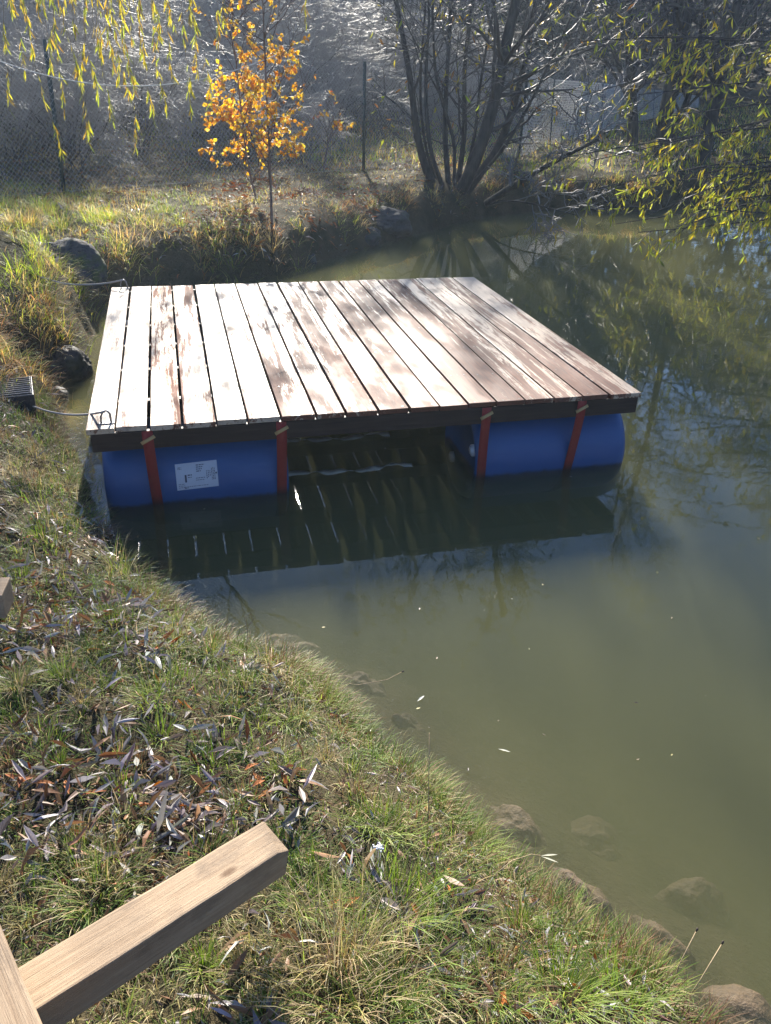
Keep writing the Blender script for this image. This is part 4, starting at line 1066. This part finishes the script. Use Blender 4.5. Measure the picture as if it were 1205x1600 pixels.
for P, r0, r1 in stR[1:]:
    for c in range(19):
        tt = rR.uniform(.5, 1) ** .8 * (len(P) - 1); k = min(int(tt), len(P) - 2); q = P[k] + (P[k + 1] - P[k]) * (tt - k)
        if q[0] < 1.5: continue
        d0 = np.array([rR.normal(-.3, .5), rR.normal(0, .5), rR.normal(-.1, .35)]); L = rR.uniform(.3, .8); m = 6; pts = [q]; d = unit(d0)
        for s in range(m):
            d = unit(d + np.array([0, 0, -.16]) + rR.normal(0, .13, 3)); pts.append(pts[-1] + d * L / m)
        pts = np.array(pts)
        if pts[:, 2].min() < .06: continue
        tw.append((pts - wbR, np.linspace(.0050, .0022, m + 1), 3))
link('trunk', limb_mesh('trunk', [(smooth(P) - wbR, np.linspace(a_, b_, len(P)), 0) for P, a_, b_ in stR], None, (8,)), M_BARK, tR)
link('twigs', limb_mesh('twigs', tw, [(.12, .10, .075)]), M_TWIG, tR)
V_, F_, C = twig_leaves(tw, (3,), 10, .108, .19, YG + [(.42, .44, .10)], rR, .4, 1.1)
link('foliage', raw_mesh('foliage', V_, F_, C), M_LEAF, tR)

# weeping willow strands at upper left, hung from a tree outside the frame
wl = np.array([-7.3, 8.4, 0]); wl[2] = gz(wl[0], wl[1])
tL = thing('weeping_willow', 'weeping willow whose yellow green leafy strands hang in at the upper left', 'tree', wl)
rl = np.random.default_rng(71)
tr_ = [(np.array([wl + (0, 0, -.2), wl + (.1, 0, 1.5), wl + (.3, .05, 2.5), wl + (.9, .15, 3.1)]), .2, .1)]
lims = []
for ex, ey, ez in [(-2.2, 8.6, 3.1), (-3.0, 9.4, 3.2), (-1.0, 9.1, 3.1), (-3.6, 8.3, 3.2)]:
    s = wl + np.array([.9, .15, 3.1]); e = np.array([ex, ey, ez]); t = np.linspace(0, 1, 12)[:, None]; P = s * (1 - t) + e * t; P[:, 2] += (.5 * 4 * t * (1 - t))[:, 0]; P[1:-1] += rl.normal(0, .03, (10, 3)); lims.append((P, .05, .01))
st_ = []
for px, py in [(18, 170), (20, 25), (45, 48), (38, 110), (85, 110), (80, 85), (107, 62), (100, 250), (105, 180), (135, 210), (140, 225), (160, 80), (165, 40), (150, 150), (180, 190), (185, 130), (205, 160), (215, 230), (210, 120), (228, 100), (245, 110), (240, 190), (260, 170), (270, 120), (298, 170), (310, 110), (328, 160), (340, 70), (222, 20), (88, 8), (155, 20), (275, 40), (128, 120), (195, 80), (60, 30), (118, 15), (250, 60), (300, 50), (175, 105), (350, 30), (480, 35), (195, 40)]:
    Y = rl.uniform(8.3, 9.6); e = aty(px, py, Y); m = 16; s = np.array([e[0] + rl.normal(0, .15), e[1] + rl.normal(0, .15), 3.15]); t = np.linspace(0, 1, m)[:, None]
    P = s * (1 - t) + e * t; P[1:, 0] += np.cumsum(rl.normal(0, .012, m - 1)); P[1:, 1] += np.cumsum(rl.normal(0, .012, m - 1)); P[:, 0] += e[0] - P[-1, 0]
    st_.append((P - wl, np.linspace(.004, .0015, m), 3))
link('trunk', limb_mesh('trunk', [(smooth(P) - wl, np.linspace(a_, b_, len(P)), 0) for P, a_, b_ in tr_ + lims], None, (10,)), M_BARK, tL)
up_ = []
for k in range(9):                                            # bare upper boughs
    P = lims[k % 4][0]; q = P[int(rl.integers(4, 11))] - wl
    grow(rl, q, (rl.normal(.25, .4), rl.normal(.1, .3), 1.0), rl.uniform(2.0, 3.2), .026, 1, up_, dict(PW_, rmin=.009))
link('branches', limb_mesh('branches', up_, TW), M_TWIG, tL)
link('strands', limb_mesh('strands', st_, [(.16, .13, .08)]), M_TWIG, tL)
PP, DD = [], []
for P, q, l in st_:
    zz = P[:, 2] + wl[2]; ctr = [P[-1, 2] + wl[2] + v for v in (.0, .1, .22, .55, .62, 1.0, 1.3)]
    for _ in range(44):
        cz = ctr[rl.integers(len(ctr))] + abs(rl.normal(0, .09)); t = np.interp(-cz, -zz, np.arange(len(P))); k = min(int(t), len(P) - 2)
        PP.append(P[k] + (P[k + 1] - P[k]) * (t - k)); DD.append(np.array([rl.normal(0, .28), rl.normal(0, .28), -1]))
PP, DD = np.array(PP), np.array(DD); n = len(PP); L = rl.uniform(.07, .125, n)
V_, F_, C = leaves(PP, DD, rvec(n, rl), L, L * rl.uniform(.10, .15, n), pick(YG + [(.36, .24, .06)], n, rl, .3), .2, .15)
link('foliage', raw_mesh('foliage', V_, F_, C), M_LEAF, tL)

# orange birch saplings
OR = [(.74, .45, .07), (.80, .58, .12), (.66, .32, .06), (.80, .62, .18), (.58, .30, .09)]
PB = dict(levels=4, seg=[6, 6, 5, 4], wob=[.08, .1, .15, .2], up=[.05, .10, .05, -.05], rmin=.002, kids=[0, 4, 3], ang=[(.4, .7), (.4, .8), (.4, .8)], len=[(.4, .6), (.4, .6), (.4, .7)])
PB['from'] = [.2, .3, .2]
bb = hit(425, 348); BY = bb[1]; bb[2] -= .03
S1 = np.array([bb] + [aty(px, py, BY + dy) for px, py, dy in ((424, 300, 0), (421, 240, .02), (418, 160, .02), (412, 60, .05), (410, -20, .06), (408, -60, .1))])
tree_from('birch_sapling', 'birch sapling with orange autumn leaves, the straight stem nearest the bank edge', 'tree', [(S1, .015, .005)], 91, 14, (.4, .85), PB, dict(lvls=(1, 2, 3), per=9, L=.045, asp=.74, cols=OR, droop=.3, hang=.6, frac=.55), M_BARK2, bb, None, [(.14, .08, .06)] * 5, .16, 2.15)
b2_ = hit(402, 312); BY = b2_[1]; b2_[2] -= .03
S2 = np.array([b2_] + [aty(px, py, BY) for px, py in ((392, 285), (383, 250), (378, 180), (370, 110), (364, 50), (360, 0))])
tree_from('birch_sapling', 'slimmer birch sapling with orange leaves leaning left behind the straight stem', 'tree', [(S2, .013, .004)], 93, 17, (.35, .75), PB, dict(lvls=(1, 2, 3), per=9, L=.047, asp=.74, cols=OR, droop=.3, hang=.6, frac=.65), M_BARK2, b2_, None, [(.14, .08, .06)] * 5, .10, 2.1)
b3 = hit(505, 268); BY = b3[1]; b3[2] -= .03
S3 = np.array([b3, aty(508, 240, BY), aty(515, 215, BY), aty(522, 190, BY)])
tree_from('sprout', 'low orange leaved sprout in the grass near the fence post', 'shrub', [(S3, .02, .006)], 95, 8, (.3, .6), PB, dict(lvls=(1, 2, 3), per=3, L=.07, asp=.7, cols=OR + [(.4, .14, .06)], frac=.14), M_BARK2, b3, None, [(.14, .08, .06)] * 5)
rope('hung_cord', 'thin white cord strung in a sag from the leaning fence post to the birch saplings', sag(aty(-20, 88, 9.0), aty(436, 84, 8.9), .27, 40), .0045, M_CORD, 'cord')

# ------------------------------------------------------------------ wire fences
def post(mb, base, top, r=.024):
    mb.tube([base - np.array([0, 0, .15]), top], r, 10)
def fence(name, label, nodes, posts, pitch, wr, mat):
    """nodes: list of (base, top) along the fence; mesh of diamond wires between neighbours"""
    root = nodes[0][0]; t = thing(name, label, 'fence', root)
    for b, tp in posts:
        mb = MB(); post(mb, b - root, tp - root); o = mb.build('post', M_POST, t)
    P = []
    for (b0, t0), (b1, t1) in zip(nodes[:-1], nodes[1:]):
        L = np.linalg.norm(b1 - b0); H = np.linalg.norm(t0 - b0); n = int(L / pitch) + 1; s = H / L
        f = lambda u, v: (b0 * (1 - u) + b1 * u) * (1 - v) + (t0 * (1 - u) + t1 * u) * v - root
        for k in range(-int(H / pitch) - 1, n + 1):
            for sg in (1, -1):
                u0 = k * pitch / L; ua, va, ub, vb = u0, 0., u0 + s, 1.
                if ua < 0: va = -ua / s; ua = 0.
                if ub > 1: vb = (1 - u0) / s; ub = 1.
                if vb <= va: continue
                if sg < 0: va, vb = 1 - va, 1 - vb
                P.append(np.array([f(ua, va), (f(ua, va) + f(ub, vb)) / 2 + rng.normal(0, .004, 3), f(ub, vb)]))
        for v in (.02, .985): P.append(np.array([f(0, v), f(.5, v) - np.array([0, 0, .01]), f(1, v)]))
    V_, F_ = tubes(P, [np.full(3, wr)] * len(P), 5)
    link('wire_mesh', raw_mesh('wire_mesh', V_, [F_], None, None, True), mat, t)
    return t
def nd(x, y, h=1.5): b = np.array([x, y, gz(x, y)]); return (b, b + np.array([0, 0, h]))
p1 = hit(100, 303); p1t = aty(70, 62, p1[1] + .2); p2 = hit(568, 266); p2t = aty(570, 96, p2[1])
print('posts', p1, p2, 'birch', bb, b2_)
n0 = nd(-8.2, 4.4); n1 = (p1, p1 + np.array([-.12, .05, 1.42])); n2 = (p2, p2t); n3 = nd(2.2, 15.7, 1.42)
fence('wire_fence', 'grey diamond mesh wire fence with dark green posts behind the birch saplings', [n0, n1, n2, n3], [(p1, p1t), (p2, p2t), n0], .06, .0016, M_WIRED)
m0 = (aty(775, 242, 16.2), aty(775, 118, 16.2)); m1 = (aty(858, 243, 18), aty(866, 124, 18)); m2 = (aty(938, 216, 21.5), aty(942, 130, 21.5)); m3 = (aty(1020, 208, 27), aty(1022, 140, 27)); m4 = (aty(1092, 203, 33), aty(1092, 150, 33))
for q in (m0, m1, m2, m3, m4): pass
fence('wire_fence', 'pale sunlit mesh fence running away behind the trees at upper right', [n3, m1, m2, m3, m4], [n3, m1, m2, m3, m4], .10, .0052, M_WIRE)

sp_r = np.random.default_rng(15); n = 260
q = np.stack([sp_r.uniform(-1.2, 5.5, n), 1.2 + 11 * sp_r.random(n) ** 1.5, np.full(n, .002)], 1)
q = q[sdist(q[:, 0], q[:, 1]) < -.06]; n = len(q); az = sp_r.uniform(0, 6.28, n)
L = sp_r.uniform(.004, .016, n) * (1 + .12 * q[:, 1])
stuff('floating_debris', [leaves(q, np.stack([np.cos(az), np.sin(az), 0 * az], 1), np.tile([[0, .1, 1.]], (n, 1)), L, L * .4, pick([(.5, .47, .36), (.2, .15, .08), (.4, .36, .12), (.08, .06, .04)], n, sp_r), .1, .02)], M_LITTER, 'tiny bits of leaf and seed drifting on the pond', 'debris')

# ------------------------------------------------------------------ small things: floating leaves, seed heads, flower
def single_leaf(name, label, px, py, L, W, ang, col, z=.004, extra=()):
    c = at(px, py, z); P, D = [c], [np.array([math.cos(ang), math.sin(ang), .04])]
    for q in extra: P.append(c + np.array([q[0], q[1], 0])); D.append(np.array([math.cos(q[2]), math.sin(q[2]), .06]))
    n = len(P); V_, F_, C = leaves(np.array(P), np.array(D), np.tile([[.1, .1, 1.]], (n, 1)), L, W, np.tile([col], (n, 1)), .15, .08)
    me = raw_mesh(name, V_ - c, F_, C); o = link(name, me, M_LITTER); o.location = tuple(float(q) for q in c)
    return tag(o, label, 'leaf')
single_leaf('floating_leaf', 'pale willow leaf floating on open water, farther from the camera', 652, 1096, .042, .009, .9, (.55, .56, .48))
single_leaf('floating_leaf', 'pale willow leaf floating on open water, nearer the camera', 778, 1170, .042, .007, -.25, (.55, .55, .45))
single_leaf('floating_leaf', 'tiny dark leaf adrift on the open water at right', 990, 1097, .018, .008, -.3, (.05, .04, .03))
single_leaf('floating_leaf', 'tiny dark leaf standing in the water near the bank below the nearer pale leaf', 731, 1205, .016, .006, 1.4, (.05, .04, .03), .01)
single_leaf('floating_leaf', 'pale leaf pair at the tip of a dry stem touching the water', 845, 1337, .05, .006, .15, (.5, .5, .38), .02, [(.0, -.002, -.35)])
def stalk(name, label, pts, r, head, cat='plant'):
    t = thing(name, label, cat, pts[0]); b = pts[0]
    mb = MB(); mb.tube(np.array(pts) - b, r, 6); mb.build('stem', M_STALK, t)
    if head:
        e = np.array(pts[-1]) - b; d = unit(np.array(pts[-1]) - np.array(pts[-2])); mb = MB(); mb.tube([e - d * .002, e + d * .004, e + d * head * .7, e + d * head], [.001, .0028, .0026, .001], 8); mb.build('seed_head', M_SEED, t)
    return t
def pxpath(*a): return [at(*q) for q in a]
stalk('seed_stalk', 'upright dry stalk with dark seed head, left of the pair at lower right', pxpath((1045, 1575, .03), (1060, 1510, .11), (1088, 1455, .17)), .0012, .009)
stalk('seed_stalk', 'longer leaning dry stalk with a dark seed head, right of the pair at lower right', pxpath((1055, 1590, .03), (1095, 1530, .09), (1128, 1475, .14)), .0012, .009)
stalk('seed_stalk', 'thin dry stalk with a dark seed head stretching out over the water below the tuft', pxpath((520, 1065, .10), (560, 1070, .09), (605, 1062, .09), (628, 1050, .09)), .001, .010)
stalk('seed_stalk', 'dry stem bending out from the crumbling turf towards the leaf pair', pxpath((775, 1365, .12), (800, 1345, .10), (830, 1335, .05), (845, 1337, .024)), .0014, .0)
stalk('curled_stalk', 'curled reddish dry stalk standing on the near bank edge against the water', pxpath((385, 1020, .16), (387, 985, .23), (383, 965, .27), (392, 958, .28), (396, 968, .26), (388, 978, .25)), .0015, 0)
stalk('dry_stalk', 'tall thin reddish stalk rising from the bank edge beside the dry tuft', pxpath((668, 1330, .24), (670, 1230, .40), (671, 1145, .52)), .001, 0)
yb = at(588, 1345, .36); t = thing('yarrow_flower', 'small white yarrow flower head in the grass right of the timber end', 'flower', yb)
ye = at(591, 1325, .45) - yb
mb = MB(); mb.tube([np.array([0, 0, -.03]), ye * .6, ye], .0012, 6); mb.build('stem', M_STALK, t)
mb = MB(); rr_ = random.Random(8)
for k in range(26):
    c = ye + np.array([rr_.gauss(0, .006), rr_.gauss(0, .005), rr_.uniform(0, .003)])
    bm = bmesh.new(); bmesh.ops.create_icosphere(bm, subdivisions=1, radius=.0024); mb.bm(bm, Matrix.Translation(Vector(c)), 0, True)
mb.build('flower_head', M_WHITE, t)
print('verts total', sum(len(o.data.vertices) for o in bpy.data.objects if o.type == 'MESH'))

# ------------------------------------------------------------------ autumn haze: one closed box of even air round the whole scene
mb = MB(); mb.box((-170, -70, -6), (170, 230, 16)); m = bpy.data.materials.new('haze_air'); m.use_nodes = True
nt = m.node_tree; nt.nodes.remove(nt.nodes['Principled BSDF'])
pv = nt.nodes.new('ShaderNodeVolumePrincipled'); pv.inputs['Color'].default_value = (.72, .86, 1.0, 1); pv.inputs['Density'].default_value = .0021; pv.inputs['Anisotropy'].default_value = .4
nt.links.new(pv.outputs[0], nt.nodes['Material Output'].inputs['Volume'])
tag(mb.build('haze', m), 'thin pale air softening the wood behind the pond', 'haze', kind='stuff')
